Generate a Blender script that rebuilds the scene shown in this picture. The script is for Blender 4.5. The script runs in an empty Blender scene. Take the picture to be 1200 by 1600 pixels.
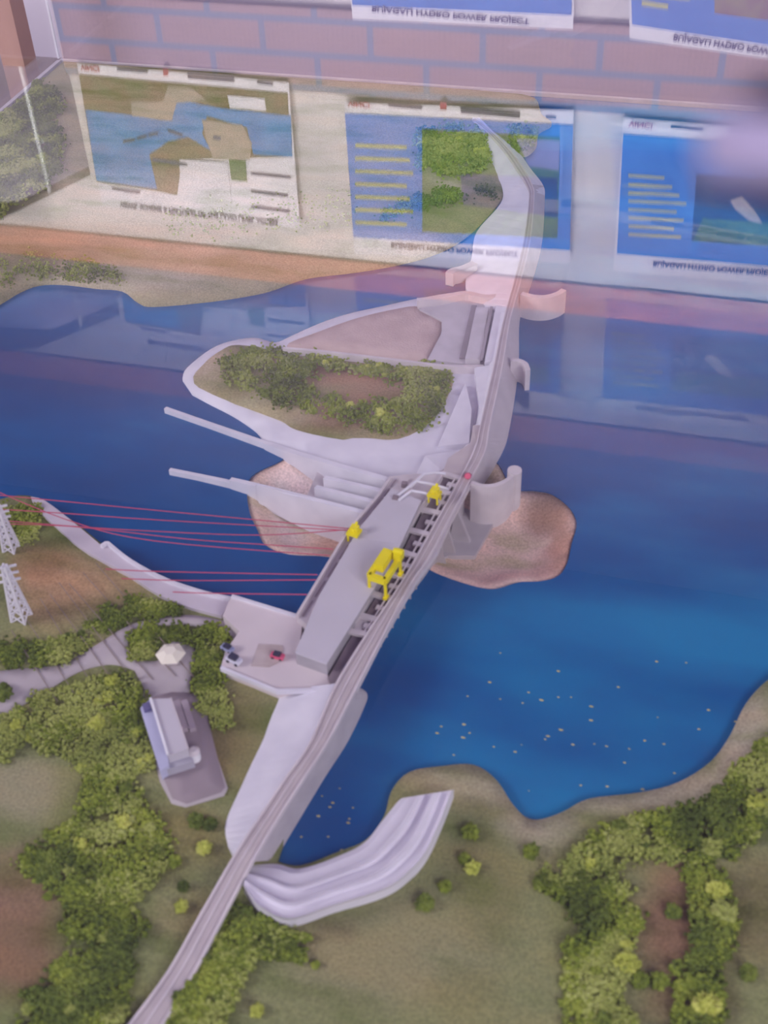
import bpy, bmesh, math, random
from mathutils import Vector, noise
from mathutils.geometry import delaunay_2d_cdt
random.seed(7)
S = bpy.context.scene
COL = S.collection

# ------------------------------------------------------------------ camera
CAM_H = 0.90            # camera above the model's water surface (z = 0)
GLASS_Z = 0.2415        # glass lid of the display case
WALL_D = 3.0            # back wall
TH, PS, RO, FPX = math.radians(41.5), math.radians(16.5), math.radians(-2.75), 1900.0
F_ = Vector((-math.sin(PS)*math.cos(TH), math.cos(PS)*math.cos(TH), -math.sin(TH)))
r_ = Vector((math.cos(PS), math.sin(PS), 0.0)); d_ = F_.cross(r_)
R_ = math.cos(RO)*r_ - math.sin(RO)*d_
D_ = math.sin(RO)*r_ + math.cos(RO)*d_
cam_data = bpy.data.cameras.new('camera'); cam = bpy.data.objects.new('camera', cam_data); COL.objects.link(cam)
from mathutils import Matrix
M3 = Matrix((R_, -D_, -F_)).transposed()
cam.matrix_world = Matrix.Translation((0, 0, CAM_H)) @ M3.to_4x4()
cam_data.sensor_fit = 'AUTO'; cam_data.sensor_width = 36.0; cam_data.lens = FPX/1600*36.0
cam_data.clip_start = 0.005; cam_data.clip_end = 60
cam_data.dof.use_dof = True; cam_data.dof.focus_distance = 2.1; cam_data.dof.aperture_fstop = 9.0
S.camera = cam

# ------------------------------------------------------------------ light
S.view_settings.view_transform = 'Standard'; S.view_settings.look = 'None'
S.view_settings.gamma = 1.0; S.view_settings.use_curve_mapping = False
S.view_settings.exposure = 0.5
W = bpy.data.worlds.new('world'); S.world = W; W.use_nodes = True
W.node_tree.nodes['Background'].inputs[0].default_value = (0.62, 0.61, 0.74, 1)
W.node_tree.nodes['Background'].inputs[1].default_value = 0.55
def area(name, loc, target, size, power, col=(1, 1, 1), sy=None, spread=180):
    l = bpy.data.lights.new(name, 'AREA'); l.energy = power; l.color = col
    l.shape = 'RECTANGLE'; l.size = size; l.size_y = sy or size; l.spread = math.radians(spread)
    o = bpy.data.objects.new(name, l); COL.objects.link(o); o.location = loc
    o.rotation_euler = (Vector(target)-Vector(loc)).to_track_quat('-Z', 'Y').to_euler()
    return o
area('window_daylight', (-3.6, -0.6, 2.0), (-0.4, 1.0, 0), 1.4, 92, (1.0, 0.96, 0.94))
area('right_fill_lamp', (1.9, -1.3, 2.2), (-0.2, 1.0, 0), 1.8, 88, (1.0, 0.97, 0.97))  # fill lamp added at the right front to lift the shaded sides
area('wall_wash', (-0.6, 0.75, 2.3), (-0.6, 3.0, 1.3), 2.6, 26, (1.0, 0.96, 0.98), 0.4, 58)

area('opening_fill_lamp', (-2.5, 3.45, 2.0), (-2.4, 3.3, -0.7), 0.7, 7, (1.0, 0.95, 1.0))  # lamp added behind the opening to brighten the space beyond

# ------------------------------------------------------------------ helpers
def ray(px, py): return R_*(px-600)+D_*(py-800)+F_*FPX
def P(px, py, z=0.0):
    v = ray(px, py); t = (CAM_H-z)/-v.z
    return Vector((v.x*t, v.y*t, z))
def pix(p):
    q = Vector(p)-Vector((0, 0, CAM_H)); w = q.dot(F_)
    return 600+q.dot(R_)/w*FPX, 800+q.dot(D_)/w*FPX
def Wp(px, py, off=0.0):
    """a point of the back wall seen mirrored in the glass lid"""
    v = ray(px, py); t = WALL_D/v.y
    return Vector((v.x*t, WALL_D-off, -v.z*t-(CAM_H-2*GLASS_Z)))
def lin(c):
    r = []
    for v in c[:3]:
        v /= 255.0; r.append(v/12.92 if v <= .04045 else ((v+.055)/1.055)**2.4)
    return (*r, 1)
MATS = {}
def mat(name, c1, c2=None, scale=60, rough=.75, bump=0.0, bscale=None, spec=.3, stretch=None, emit=None):
    if name in MATS: return MATS[name]
    m = bpy.data.materials.new(name); m.use_nodes = True; nt = m.node_tree; N = nt.nodes; L = nt.links
    b = N['Principled BSDF']; b.inputs['Roughness'].default_value = rough
    b.inputs['Specular IOR Level'].default_value = spec
    c2 = c2 or tuple(max(0, v*.93) for v in c1)
    tc = N.new('ShaderNodeTexCoord'); mp = N.new('ShaderNodeMapping'); L.new(tc.outputs['Object'], mp.inputs[0])
    if stretch: mp.inputs['Scale'].default_value = stretch
    n = N.new('ShaderNodeTexNoise'); n.inputs['Scale'].default_value = scale; n.inputs['Detail'].default_value = 5
    L.new(mp.outputs[0], n.inputs['Vector'])
    r = N.new('ShaderNodeValToRGB'); r.color_ramp.elements[0].position = .35; r.color_ramp.elements[1].position = .65
    r.color_ramp.elements[0].color = lin(c1); r.color_ramp.elements[1].color = lin(c2)
    L.new(n.outputs['Fac'], r.inputs[0]); L.new(r.outputs[0], b.inputs['Base Color'])
    if bump:
        n2 = N.new('ShaderNodeTexNoise'); n2.inputs['Scale'].default_value = bscale or scale*3; n2.inputs['Detail'].default_value = 4
        L.new(tc.outputs['Object'], n2.inputs['Vector'])
        bp = N.new('ShaderNodeBump'); bp.inputs['Strength'].default_value = bump; bp.inputs['Distance'].default_value = .004
        L.new(n2.outputs['Fac'], bp.inputs['Height']); L.new(bp.outputs[0], b.inputs['Normal'])
    MATS[name] = m; return m
def tag(o, label=None, cat=None, group=None, kind=None):
    if label: o['label'] = label
    if cat: o['category'] = cat
    if group: o['group'] = group
    if kind: o['kind'] = kind
    return o
def obj(name, V, Fc, m, parent=None, smooth=False):
    me = bpy.data.meshes.new(name); me.from_pydata([tuple(v) for v in V], [], Fc); me.validate()
    bm = bmesh.new(); bm.from_mesh(me); bmesh.ops.recalc_face_normals(bm, faces=bm.faces); bm.to_mesh(me); bm.free()
    me.materials.append(m)
    if smooth: me.shade_smooth()
    o = bpy.data.objects.new(name, me); COL.objects.link(o)
    if parent: o.parent = parent; o.matrix_parent_inverse = parent.matrix_world.inverted()
    return o
def thing(name, label, cat, loc=(0, 0, 0), group=None):
    o = bpy.data.objects.new(name, None); COL.objects.link(o); o.location = loc; o.empty_display_size = .02
    o.matrix_world = Matrix.Translation(loc)
    return tag(o, label, cat, group)
class MB:
    def __init__(s): s.V = []; s.F = []
    def add(s, V, F):
        n = len(s.V); s.V += [Vector(v) for v in V]; s.F += [tuple(i+n for i in f) for f in F]; return s
    def prism(s, top, zb):
        """closed slab: top outline (3-D points), straight sides down to zb (number or list)"""
        n = len(top); zb = zb if isinstance(zb, (list, tuple)) else [zb]*n
        V = [Vector(p) for p in top]+[Vector((p[0], p[1], z)) for p, z in zip(top, zb)]
        tri = tri_poly([(p[0], p[1]) for p in top])
        F = [tuple(t) for t in tri]+[tuple(n+i for i in reversed(t)) for t in tri]
        F += [(i, (i+1) % n, n+(i+1) % n, n+i) for i in range(n)]
        return s.add(V, F)
    def box(s, c, dx, dy, dz, ax=(1, 0, 0)):
        a = Vector(ax).normalized(); up = Vector((0, 0, 1)) if abs(a.z) < .99 else Vector((0, 1, 0))
        b = up.cross(a).normalized(); w = a.cross(b)
        V = [Vector(c)+a*dx*i/2+b*dy*j/2+w*dz*k/2 for i in (-1, 1) for j in (-1, 1) for k in (-1, 1)]
        return s.add(V, [(0, 1, 3, 2), (4, 6, 7, 5), (0, 4, 5, 1), (2, 3, 7, 6), (0, 2, 6, 4), (1, 5, 7, 3)])
    def bar(s, a, b, w, h=None):
        a = Vector(a); b = Vector(b); return s.box((a+b)/2, (b-a).length, w, h or w, b-a)
    def tube(s, pts, r, n=8, caps=True):
        pts = [Vector(p) for p in pts]; V = []; F = []
        for i, p in enumerate(pts):
            t = (pts[min(i+1, len(pts)-1)]-pts[max(i-1, 0)]).normalized()
            u = t.cross(Vector((0, 0, 1))); u = u.normalized() if u.length > 1e-4 else Vector((1, 0, 0)); w = t.cross(u)
            rr = r[i] if isinstance(r, (list, tuple)) else r
            V += [p+u*rr*math.cos(k*2*math.pi/n)+w*rr*math.sin(k*2*math.pi/n) for k in range(n)]
        for i in range(len(pts)-1):
            F += [(i*n+k, i*n+(k+1) % n, (i+1)*n+(k+1) % n, (i+1)*n+k) for k in range(n)]
        if caps: F += [tuple(range(n)), tuple((len(pts)-1)*n+k for k in range(n))]
        return s.add(V, F)
    def fence(s, top, zb, t):
        """upright wall of thickness t under the polyline top (3-D), down to zb"""
        pts = [Vector(p) for p in top]; n = len(pts); zb = zb if isinstance(zb, (list, tuple)) else [zb]*n; V = []
        for i, p in enumerate(pts):
            d = pts[min(i+1, n-1)]-pts[max(i-1, 0)]; q = Vector((-d.y, d.x, 0)).normalized()*t/2
            V += [p+q, p-q, Vector((p.x-q.x, p.y-q.y, zb[i])), Vector((p.x+q.x, p.y+q.y, zb[i]))]
        F = [(0, 1, 2, 3), tuple(4*(n-1)+k for k in (0, 1, 2, 3))]
        for i in range(n-1):
            F += [(4*i+k, 4*i+(k+1) % 4, 4*i+4+(k+1) % 4, 4*i+4+k) for k in range(4)]
        return s.add(V, F)
    def build(s, name, m, parent=None, smooth=False): return obj(name, s.V, s.F, m, parent, smooth)
def tri_poly(p2):
    from mathutils.geometry import tessellate_polygon
    return tessellate_polygon([[Vector((a, b, 0)) for a, b in p2]])
def smoothpx(pts, k=5, closed=False):
    """Catmull-Rom through pixel points"""
    out = []; n = len(pts); rng = range(n if closed else n-1)
    for i in rng:
        g = (lambda j: pts[j % n]) if closed else (lambda j: pts[min(max(j, 0), n-1)])
        p0, p1, p2, p3 = g(i-1), g(i), g(i+1), g(i+2)
        for s in range(k):
            t = s/k
            out.append(tuple(.5*(2*b+(c-a)*t+(2*a-5*b+4*c-d)*t*t+(3*b-a-3*c+d)*t**3) for a, b, c, d in zip(p0, p1, p2, p3)))
    if not closed: out.append(tuple(pts[-1]))
    return out
def inside(x, y, poly):
    r = False; n = len(poly)
    for i in range(n):
        x1, y1 = poly[i][:2]; x2, y2 = poly[i-1][:2]
        if (y1 > y) != (y2 > y) and x < (x2-x1)*(y-y1)/(y2-y1)+x1: r = not r
    return r
def dist(x, y, poly, closed=True):
    d = 9
    for i in range(0 if closed else 1, len(poly)):
        x1, y1 = poly[i-1][:2]; x2, y2 = poly[i][:2]; dx, dy = x2-x1, y2-y1
        l = dx*dx+dy*dy; t = 0 if l == 0 else max(0, min(1, ((x-x1)*dx+(y-y1)*dy)/l))
        d = min(d, math.hypot(x-x1-t*dx, y-y1-t*dy))
    return d
def sheet(name, out, zfun, zb, m, grid=.02, parent=None, colfun=None, holes=()):
    """a landform: outline in the plane, gridded inside, height from zfun(x,y,dist to outline), skirt down to zb"""
    pts = [Vector((a[0], a[1])) for a in out]; n = len(pts)
    xs = [p.x for p in pts]; ys = [p.y for p in pts]
    P2 = list(pts); E = [(i, (i+1) % n) for i in range(n)]
    for h in holes:
        b = len(P2); P2 += [Vector((a[0], a[1])) for a in h]; E += [(b+i, b+(i+1) % len(h)) for i in range(len(h))]
    def ok(a, b): return inside(a, b, out) and not any(inside(a, b, h) for h in holes)
    y = min(ys)+grid/2; row = 0
    while y < max(ys):
        x = min(xs)+grid/2*(row % 2)
        while x < max(xs):
            if ok(x, y) and dist(x, y, out) > grid*.45 and all(dist(x, y, h) > grid*.45 for h in holes): P2.append(Vector((x, y)))
            x += grid
        y += grid*.87; row += 1
    V2, E2, F2, *_ = delaunay_2d_cdt(P2, E, [], 0, 1e-6)
    V = []
    for v in V2:
        d = dist(v.x, v.y, out)
        for h in holes: d = min(d, dist(v.x, v.y, h))
        V.append(Vector((v.x, v.y, zfun(v.x, v.y, d))))
    F = []
    for f in F2:
        cx = sum(V[i].x for i in f)/len(f); cy = sum(V[i].y for i in f)/len(f)
        if ok(cx, cy): F.append(tuple(f))
    # skirt
    cnt = {}
    for f in F:
        for i in range(len(f)):
            a, b = f[i], f[(i+1) % len(f)]; cnt.setdefault((min(a, b), max(a, b)), []).append((a, b))
    low = {}
    for k, l in cnt.items():
        if len(l) == 1:
            a, b = l[0]
            for q in (a, b):
                if q not in low: low[q] = len(V); V.append(Vector((V[q].x, V[q].y, zb)))
            F.append((b, a, low[a], low[b]))
    used = sorted({i for f in F for i in f}); mp = {q: i for i, q in enumerate(used)}
    V = [V[i] for i in used]; F = [tuple(mp[i] for i in f) for f in F]
    o = obj(name, V, F, m, parent, True)
    if colfun:
        at = o.data.color_attributes.new('soil', 'FLOAT_COLOR', 'POINT')
        for i, v in enumerate(o.data.vertices): at.data[i].color = colfun(v.co)
    return o
def loft(rows, close_ends=True):
    """rows of equal length; faces between them, closed below into a solid by the last rows"""
    n = len(rows[0]); V = [p for r in rows for p in r]; F = []
    for i in range(len(rows)-1):
        F += [(i*n+k, i*n+k+1, (i+1)*n+k+1, (i+1)*n+k) for k in range(n-1)]
        F += [(i*n+n-1, i*n, (i+1)*n, (i+1)*n+n-1)]
    if close_ends: F += [tuple(range(n)), tuple((len(rows)-1)*n+k for k in range(n))]
    return V, F
def lerp(a, b, t): return a+(b-a)*t
def resample(pl, n):
    L = [0]
    for a, b in zip(pl, pl[1:]): L.append(L[-1]+math.dist(a, b))
    out = []
    for i in range(n):
        s = L[-1]*i/(n-1); j = 0
        while j < len(L)-2 and L[j+1] < s: j += 1
        t = (s-L[j])/max(1e-9, L[j+1]-L[j]); out.append(tuple(lerp(a, b, t) for a, b in zip(pl[j], pl[j+1])))
    return out

# ------------------------------------------------------------------ materials
def mat_land():
    m = bpy.data.materials.new('painted_soil'); m.use_nodes = True; N = m.node_tree.nodes; L = m.node_tree.links
    b = N['Principled BSDF']; b.inputs['Roughness'].default_value = .95; b.inputs['Specular IOR Level'].default_value = .1
    a = N.new('ShaderNodeVertexColor'); a.layer_name = 'soil'
    tc = N.new('ShaderNodeTexCoord'); mp = N.new('ShaderNodeMapping'); mp.inputs['Scale'].default_value = (9, 22, 12)
    L.new(tc.outputs['Object'], mp.inputs[0])
    n = N.new('ShaderNodeTexNoise'); n.inputs['Scale'].default_value = 1; n.inputs['Detail'].default_value = 5
    L.new(mp.outputs[0], n.inputs['Vector'])
    r = N.new('ShaderNodeValToRGB'); e = r.color_ramp.elements
    e[0].position = .3; e[0].color = (.62, .72, .5, 1); e[1].position = .7; e[1].color = (1.25, 1.12, 1.08, 1)
    e.new(.48).color = (1, 1, 1, 1)
    L.new(n.outputs['Fac'], r.inputs[0])
    n2 = N.new('ShaderNodeTexNoise'); n2.inputs['Scale'].default_value = 420; n2.inputs['Detail'].default_value = 2
    L.new(tc.outputs['Object'], n2.inputs['Vector'])
    mr = N.new('ShaderNodeMapRange'); mr.inputs[1].default_value = .3; mr.inputs[2].default_value = .7; mr.inputs[3].default_value = .8; mr.inputs[4].default_value = 1.2
    L.new(n2.outputs['Fac'], mr.inputs[0])
    x = N.new('ShaderNodeMix'); x.data_type = 'RGBA'; x.blend_type = 'MULTIPLY'; x.inputs[0].default_value = 1
    L.new(a.outputs[0], x.inputs[6]); L.new(r.outputs[0], x.inputs[7])
    y = N.new('ShaderNodeMix'); y.data_type = 'RGBA'; y.blend_type = 'MULTIPLY'; y.inputs[0].default_value = 1
    L.new(x.outputs[2], y.inputs[6]); L.new(mr.outputs[0], y.inputs[7])
    L.new(y.outputs[2], b.inputs['Base Color'])
    bp = N.new('ShaderNodeBump'); bp.inputs['Strength'].default_value = .35; bp.inputs['Distance'].default_value = .002
    L.new(n2.outputs['Fac'], bp.inputs['Height']); L.new(bp.outputs[0], b.inputs['Normal'])
    return m
M_LAND = mat_land()
def mat_water():
    m = bpy.data.materials.new('painted_water'); m.use_nodes = True; N = m.node_tree.nodes; L = m.node_tree.links
    b = N['Principled BSDF']; b.inputs['Roughness'].default_value = .015; b.inputs['IOR'].default_value = 1.49; b.inputs['Specular IOR Level'].default_value = .27
    tc = N.new('ShaderNodeTexCoord'); mp = N.new('ShaderNodeMapping'); mp.inputs['Rotation'].default_value = (0, 0, .45)
    mp.inputs['Scale'].default_value = (1.6, 4.2, 1); L.new(tc.outputs['Object'], mp.inputs[0])
    n = N.new('ShaderNodeTexNoise'); n.inputs['Scale'].default_value = 1.1; n.inputs['Detail'].default_value = 6; n.inputs['Roughness'].default_value = .45
    L.new(mp.outputs[0], n.inputs['Vector'])
    r = N.new('ShaderNodeValToRGB'); e = r.color_ramp.elements
    e[0].position = .36; e[0].color = lin((32, 70, 126)); e[1].position = .66; e[1].color = lin((34, 124, 176)); e.new(.5).color = lin((24, 86, 146))
    L.new(n.outputs['Fac'], r.inputs[0]); L.new(r.outputs[0], b.inputs['Base Color'])
    return m
def mat_glass():
    m = bpy.data.materials.new('case_glass'); m.use_nodes = True; N = m.node_tree.nodes; L = m.node_tree.links
    N.remove(N['Principled BSDF']); out = N['Material Output']
    g = N.new('ShaderNodeNewGeometry'); mr = N.new('ShaderNodeMapRange'); mr.inputs[3].default_value = 1.5; mr.inputs[4].default_value = 1/1.5
    L.new(g.outputs['Backfacing'], mr.inputs[0])
    fr = N.new('ShaderNodeFresnel'); L.new(mr.outputs[0], fr.inputs['IOR'])
    t = N.new('ShaderNodeBsdfTransparent'); t.inputs[0].default_value = (.975, .975, .985, 1)
    gl = N.new('ShaderNodeBsdfGlossy'); gl.inputs['Roughness'].default_value = 0.0
    mx = N.new('ShaderNodeMixShader'); L.new(fr.outputs[0], mx.inputs[0]); L.new(t.outputs[0], mx.inputs[1]); L.new(gl.outputs[0], mx.inputs[2])
    L.new(mx.outputs[0], out.inputs[0]); return m
def mat_brick():
    m = bpy.data.materials.new('brick_blocks'); m.use_nodes = True; N = m.node_tree.nodes; L = m.node_tree.links
    b = N['Principled BSDF']; b.inputs['Roughness'].default_value = .9
    tc = N.new('ShaderNodeTexCoord'); sp = N.new('ShaderNodeSeparateXYZ'); L.new(tc.outputs['Object'], sp.inputs[0])
    cb = N.new('ShaderNodeCombineXYZ'); L.new(sp.outputs[0], cb.inputs[0]); L.new(sp.outputs[2], cb.inputs[1])
    mp = N.new('ShaderNodeMapping'); mp.inputs['Location'].default_value = BRICK_OFF; L.new(cb.outputs[0], mp.inputs[0])
    k = N.new('ShaderNodeTexBrick'); k.inputs['Scale'].default_value = 1; k.inputs['Brick Width'].default_value = BRICK_W; k.inputs['Row Height'].default_value = BRICK_H
    k.inputs['Mortar Size'].default_value = .009; k.inputs['Mortar Smooth'].default_value = .2
    k.inputs['Color1'].default_value = lin((180, 146, 142)); k.inputs['Color2'].default_value = lin((174, 146, 146)); k.inputs['Mortar'].default_value = lin((130, 140, 165))
    L.new(mp.outputs[0], k.inputs['Vector'])
    v = N.new('ShaderNodeTexVoronoi'); v.inputs['Scale'].default_value = 75; v.inputs['Randomness'].default_value = .15; L.new(cb.outputs[0], v.inputs['Vector'])
    mr = N.new('ShaderNodeMapRange'); mr.inputs[1].default_value = .1; mr.inputs[2].default_value = .35; mr.inputs[3].default_value = .82; mr.inputs[4].default_value = 1
    L.new(v.outputs['Distance'], mr.inputs[0])
    y = N.new('ShaderNodeMix'); y.data_type = 'RGBA'; y.blend_type = 'MULTIPLY'; y.inputs[0].default_value = 1
    L.new(k.outputs[0], y.inputs[6]); L.new(mr.outputs[0], y.inputs[7]); L.new(y.outputs[2], b.inputs['Base Color'])
    return m
BRICK_W, BRICK_H, BRICK_OFF = Wp(938, 103).x-Wp(757, 90).x, Wp(834, 157).z-Wp(834, 103).z, (0, 0, 0)
M_GLASS = mat_glass()
M_WHITE = mat('white_plaster', (226, 222, 232), (214, 210, 222), 30, .7)
M_PALE = mat('pale_concrete', (212, 202, 206), (200, 190, 196), 45, .75)
M_GREY = mat('grey_concrete', (188, 180, 186), (176, 168, 175), 40, .8)
M_ROAD = mat('road_strip', (192, 180, 182), (184, 172, 176), 50, .85)
M_ROOF = mat('roof_lilac', (200, 194, 204), (196, 190, 200), 20, .6)
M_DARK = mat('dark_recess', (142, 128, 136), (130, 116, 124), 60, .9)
M_SAND = mat('pink_sand', (196, 170, 160), (182, 156, 150), 18, .95, .3, 300)
M_YEL = mat('yellow_paint', (240, 224, 30), (232, 214, 24), 30, .45)
M_RED = mat('red_thread', (196, 84, 112), (190, 78, 106), 30, .6)
M_PINK = mat('pink_marker', (222, 96, 130), (214, 88, 120), 30, .6)

# ================================================================== THE ROOM
BRICK_SH = 0.0
FZ = -0.72                                    # room floor
def structure(o): o['kind'] = 'structure'; return o
def wall_poly(name, pts, m, t=.12, off=0.0, parent=None):
    """upright slab on the back wall; pts = (x, z)"""
    y0 = WALL_D-off; n = len(pts)
    V = [Vector((x, y0, z)) for x, z in pts]+[Vector((x, y0+t, z)) for x, z in pts]
    tr = tri_poly(pts); F = [tuple(q) for q in tr]+[tuple(i+n for i in reversed(q)) for q in tr]+[(i, (i+1) % n, n+(i+1) % n, n+i) for i in range(n)]
    return obj(name, V, F, m, parent)
def wz(px, py): p = Wp(px, py); return (p.x, p.z)
zb0 = Wp(760, 146).z; zb1 = Wp(560, 14).z     # brick band (bottom of the upper posters .. top of the lower ones)
brick_hi = Wp(900, 168).z; brick_lo = Wp(760, 24).z
M_PLAS = mat('wall_plaster', (222, 216, 214), (206, 200, 202), 5, .9)
M_DADO = mat('wall_dado', (150, 140, 170), (144, 136, 166), 6, .9)
M_BEAM = mat('red_beam', (206, 138, 124), (190, 128, 118), 7, .85, stretch=(1, 1, 6))
beam_lo = Wp(700, 420).z; beam_hi = Wp(760, 472).z
XL, XR = -1.74, 2.2                            # plastered wall, and an opening left of XL
TOPZ = 2.5
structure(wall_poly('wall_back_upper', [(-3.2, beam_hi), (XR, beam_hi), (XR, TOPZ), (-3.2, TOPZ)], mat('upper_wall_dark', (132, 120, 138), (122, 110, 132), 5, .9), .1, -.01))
structure(wall_poly('wall_back', [(XL, FZ), (XR, FZ), (XR, beam_hi), (-3.2, beam_hi), (-3.2, wz(-60, 395)[1]), wz(0, 342), (XL, wz(92, 268)[1])], M_PLAS))
BRICK_OFF = (0, 0, 0)
jx = Wp(938, 90).x; BRICK_OFF = (BRICK_SH-jx, -Wp(834, 103).z, 0)
structure(wall_poly('trim_1', [(XL, brick_lo), (XR, brick_lo), (XR, brick_hi), (XL, brick_hi)], mat_brick(), .02, .018))
structure(wall_poly('trim_2', [(-3.2, beam_lo), (XR, beam_lo), (XR, beam_hi), (-3.2, beam_hi)], M_BEAM, .012, .011))
structure(wall_poly('trim_3', [(XL, FZ), (XR, FZ), (XR, -.02), (XL, -.02)], M_DADO, .02, .012))
b = MB(); b.box((-.5, 1, FZ-.05), 7, 6, .1); structure(b.build('floor', mat('floor_screed', (120, 100, 98), (108, 90, 90), 4, .8)))
b = MB(); b.box((-.5, .5, TOPZ+.05), 7, 6, .1); structure(b.build('ceiling', mat('ceiling_boards', (170, 160, 196), (160, 150, 186), 3, .9)))
# dim room beyond the opening
b = MB(); b.box((-2.5, WALL_D+.9, .6), 2.2, .06, 3.6); structure(b.build('wall_beyond', mat('dim_wall', (226, 216, 232), (214, 204, 222), 3, .9)))
# ---- brown post and white conduit by the opening
def upright(name, label, cat, px, z0, z1, w, d, m, y):
    t = thing(name, label, cat, (px, y, z0)); b = MB(); b.box((px, y, (z0+z1)/2), w, d, z1-z0); b.build('shaft', m, t); return t
pc = ray(22, 60); yp = 2.75; tt = yp/pc.y
post = thing('timber_post', 'brown timber post standing upright behind the left rear corner of the glass case', 'post', (pc.x*tt, yp, FZ))
b = MB(); b.box((pc.x*tt, yp, (FZ+.75)/2), .062, .062, .75-FZ); b.build('post_shaft', mat('brown_timber', (186, 146, 136), (172, 132, 124), 12, .7, stretch=(1, 1, .15)), post)
b = MB(); b.box((pc.x*tt, yp, FZ+.02), .1, .1, .04); b.build('post_foot', MATS['brown_timber'], post)
c0, c1 = Wp(3, 8), Wp(50, 245)
cd = thing('white_conduit', 'thin white conduit pipe standing in the opening left of the posters', 'pipe', (c0.x, WALL_D, FZ))
b = MB(); b.tube([(c0.x, WALL_D+.02, FZ), (c0.x, WALL_D+.02, 1.32)], .007, 8); b.build('pipe', mat('white_plastic', (250, 250, 252), None, 20, .3), cd)
for z in (-.2, .5, 1.1):
    b = MB(); b.box((c0.x, WALL_D+.03, z), .03, .01, .012); b.build('clip', MATS['white_plastic'], cd)

# ================================================================== POSTERS (seen mirrored in the glass)
TEXTC = {}
def text_mesh(txt, size, m, parent, x, z, off, width=None, name='lettering', rot=0):
    c = bpy.data.curves.new('t', 'FONT'); c.body = txt; c.size = size; c.extrude = .0005; c.offset = size*.022
    o = bpy.data.objects.new('t', c); COL.objects.link(o)
    dg = bpy.context.evaluated_depsgraph_get(); me = bpy.data.meshes.new_from_object(o.evaluated_get(dg))
    bpy.data.objects.remove(o)
    w = max(v.co.x for v in me.vertices)-min(v.co.x for v in me.vertices); k = (width/w) if width else 1
    for v in me.vertices:
        a, b_ = v.co.x*k, v.co.y
        v.co = Vector((x+a*math.cos(rot)-b_*math.sin(rot), WALL_D-off-v.co.z, z+a*math.sin(rot)+b_*math.cos(rot)))
    me.materials.clear(); me.materials.append(m)
    q = bpy.data.objects.new(name, me); COL.objects.link(q); q.parent = parent; q.matrix_parent_inverse = parent.matrix_world.inverted()
    return q
M_PAPER = mat('poster_paper', (236, 232, 238), (230, 226, 234), 8, .5)
M_BLUE = mat('poster_blue', (28, 120, 214), (22, 110, 204), 6, .45)
M_INK = mat('dark_ink', (70, 60, 110), None, 20, .6)
M_REDI = mat('red_ink', (176, 40, 80), None, 20, .6)
M_YINK = mat('yellow_ink', (190, 190, 120), None, 20, .6)
def PW(pxs): return [wz(a, b) for a, b in pxs]
def pic(name, pxs, m, parent, off): return wall_poly(name, PW(pxs), m, .002, off, parent)
def poster(name, label, pxs, group='information posters on the back wall'):
    p = PW(pxs); t = thing(name, label, 'poster', (sum(a for a, _ in p)/4, WALL_D-.03, min(b for _, b in p)), group)
    wall_poly('sheet', p, M_PAPER, .004, .030, t); return t
def twrite(txt, a, b, size_px, m, parent, off=.0335, name='lettering'):
    """a line of text from pixel a to pixel b (as mirrored in the lid)"""
    p, q = Wp(*a), Wp(*b); s = abs(Wp(a[0], a[1]+size_px).z-Wp(*a).z)*1.35
    return text_mesh(txt, s, m, parent, p.x, p.z-s*.35, off, (q-p).length, name, math.atan2(q.z-p.z, q.x-p.x))
def lines(rows, m, parent, off=.0335, h=4, name='small_print'):
    for (x0, y0, x1, y1) in rows:
        b = MB()
        pts = PW([(x0, y0-h/2), (x1, y1-h/2), (x1, y1+h/2), (x0, y0+h/2)]); n = 4
        V = [Vector((x, WALL_D-off, z)) for x, z in pts]+[Vector((x, WALL_D-off+.001, z)) for x, z in pts]
        b.add(V, [(0, 1, 2, 3), (7, 6, 5, 4), (0, 1, 5, 4), (1, 2, 6, 5), (2, 3, 7, 6), (3, 0, 4, 7)])
        b.build(name, m, parent)
M_MBR = mat('map_brown', (122, 96, 62), (96, 100, 52), 22, .6)
M_MBE = mat('map_beige', (178, 158, 140), (160, 150, 130), 25, .6)
M_MRI = mat('map_river', (48, 140, 206), (34, 118, 190), 14, .6)
M_MGR = mat('map_green', (96, 130, 66), (70, 108, 58), 30, .6)
M_MDK = mat('map_dark', (52, 62, 96), (40, 66, 110), 20, .6)
# poster 1: a site map
t = poster('map_poster', 'white poster with a blue and brown river site map, leftmost of the upper row', [(127, 91), (456, 121), (474, 348), (166, 312)])
sm = pic('site_map', [(131, 108), (455, 137), (459, 236), (398, 238), (290, 240), (283, 296), (258, 291), (158, 276)], M_MBR, t, .0325)
pic('river', [(141, 163), (205, 170), (250, 178), (276, 180), (280, 152), (300, 150), (350, 160), (460, 172), (462, 236), (402, 232), (392, 190), (330, 172), (322, 200), (336, 226), (300, 205), (270, 212), (240, 232), (252, 286), (158, 273)], M_MRI, sm, .0335)
pic('island_drawing', [(322, 178), (385, 186), (400, 215), (396, 240), (340, 240), (330, 210)], M_MBE, sm, .0345)
pic('bank_drawing', [(212, 150), (262, 150), (270, 125), (305, 128), (330, 148), (283, 152), (275, 180), (214, 172)], M_MBE, sm, .0345)
ib = pic('inset_box', [(287, 240), (362, 245), (368, 308), (290, 300)], M_PAPER, t, .0345)
pic('inset_drawing', [(364, 240), (390, 242), (392, 274), (368, 272)], MATS['map_green'], ib, .0352)
pic('title_panel', [(362, 140), (420, 145), (422, 164), (366, 160)], M_PAPER, t, .0352)
lines([(182, 286, 226, 292), (296, 292, 352, 297), (398, 262, 460, 268), (398, 290, 456, 297), (398, 314, 458, 321)], M_INK, t)
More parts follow.
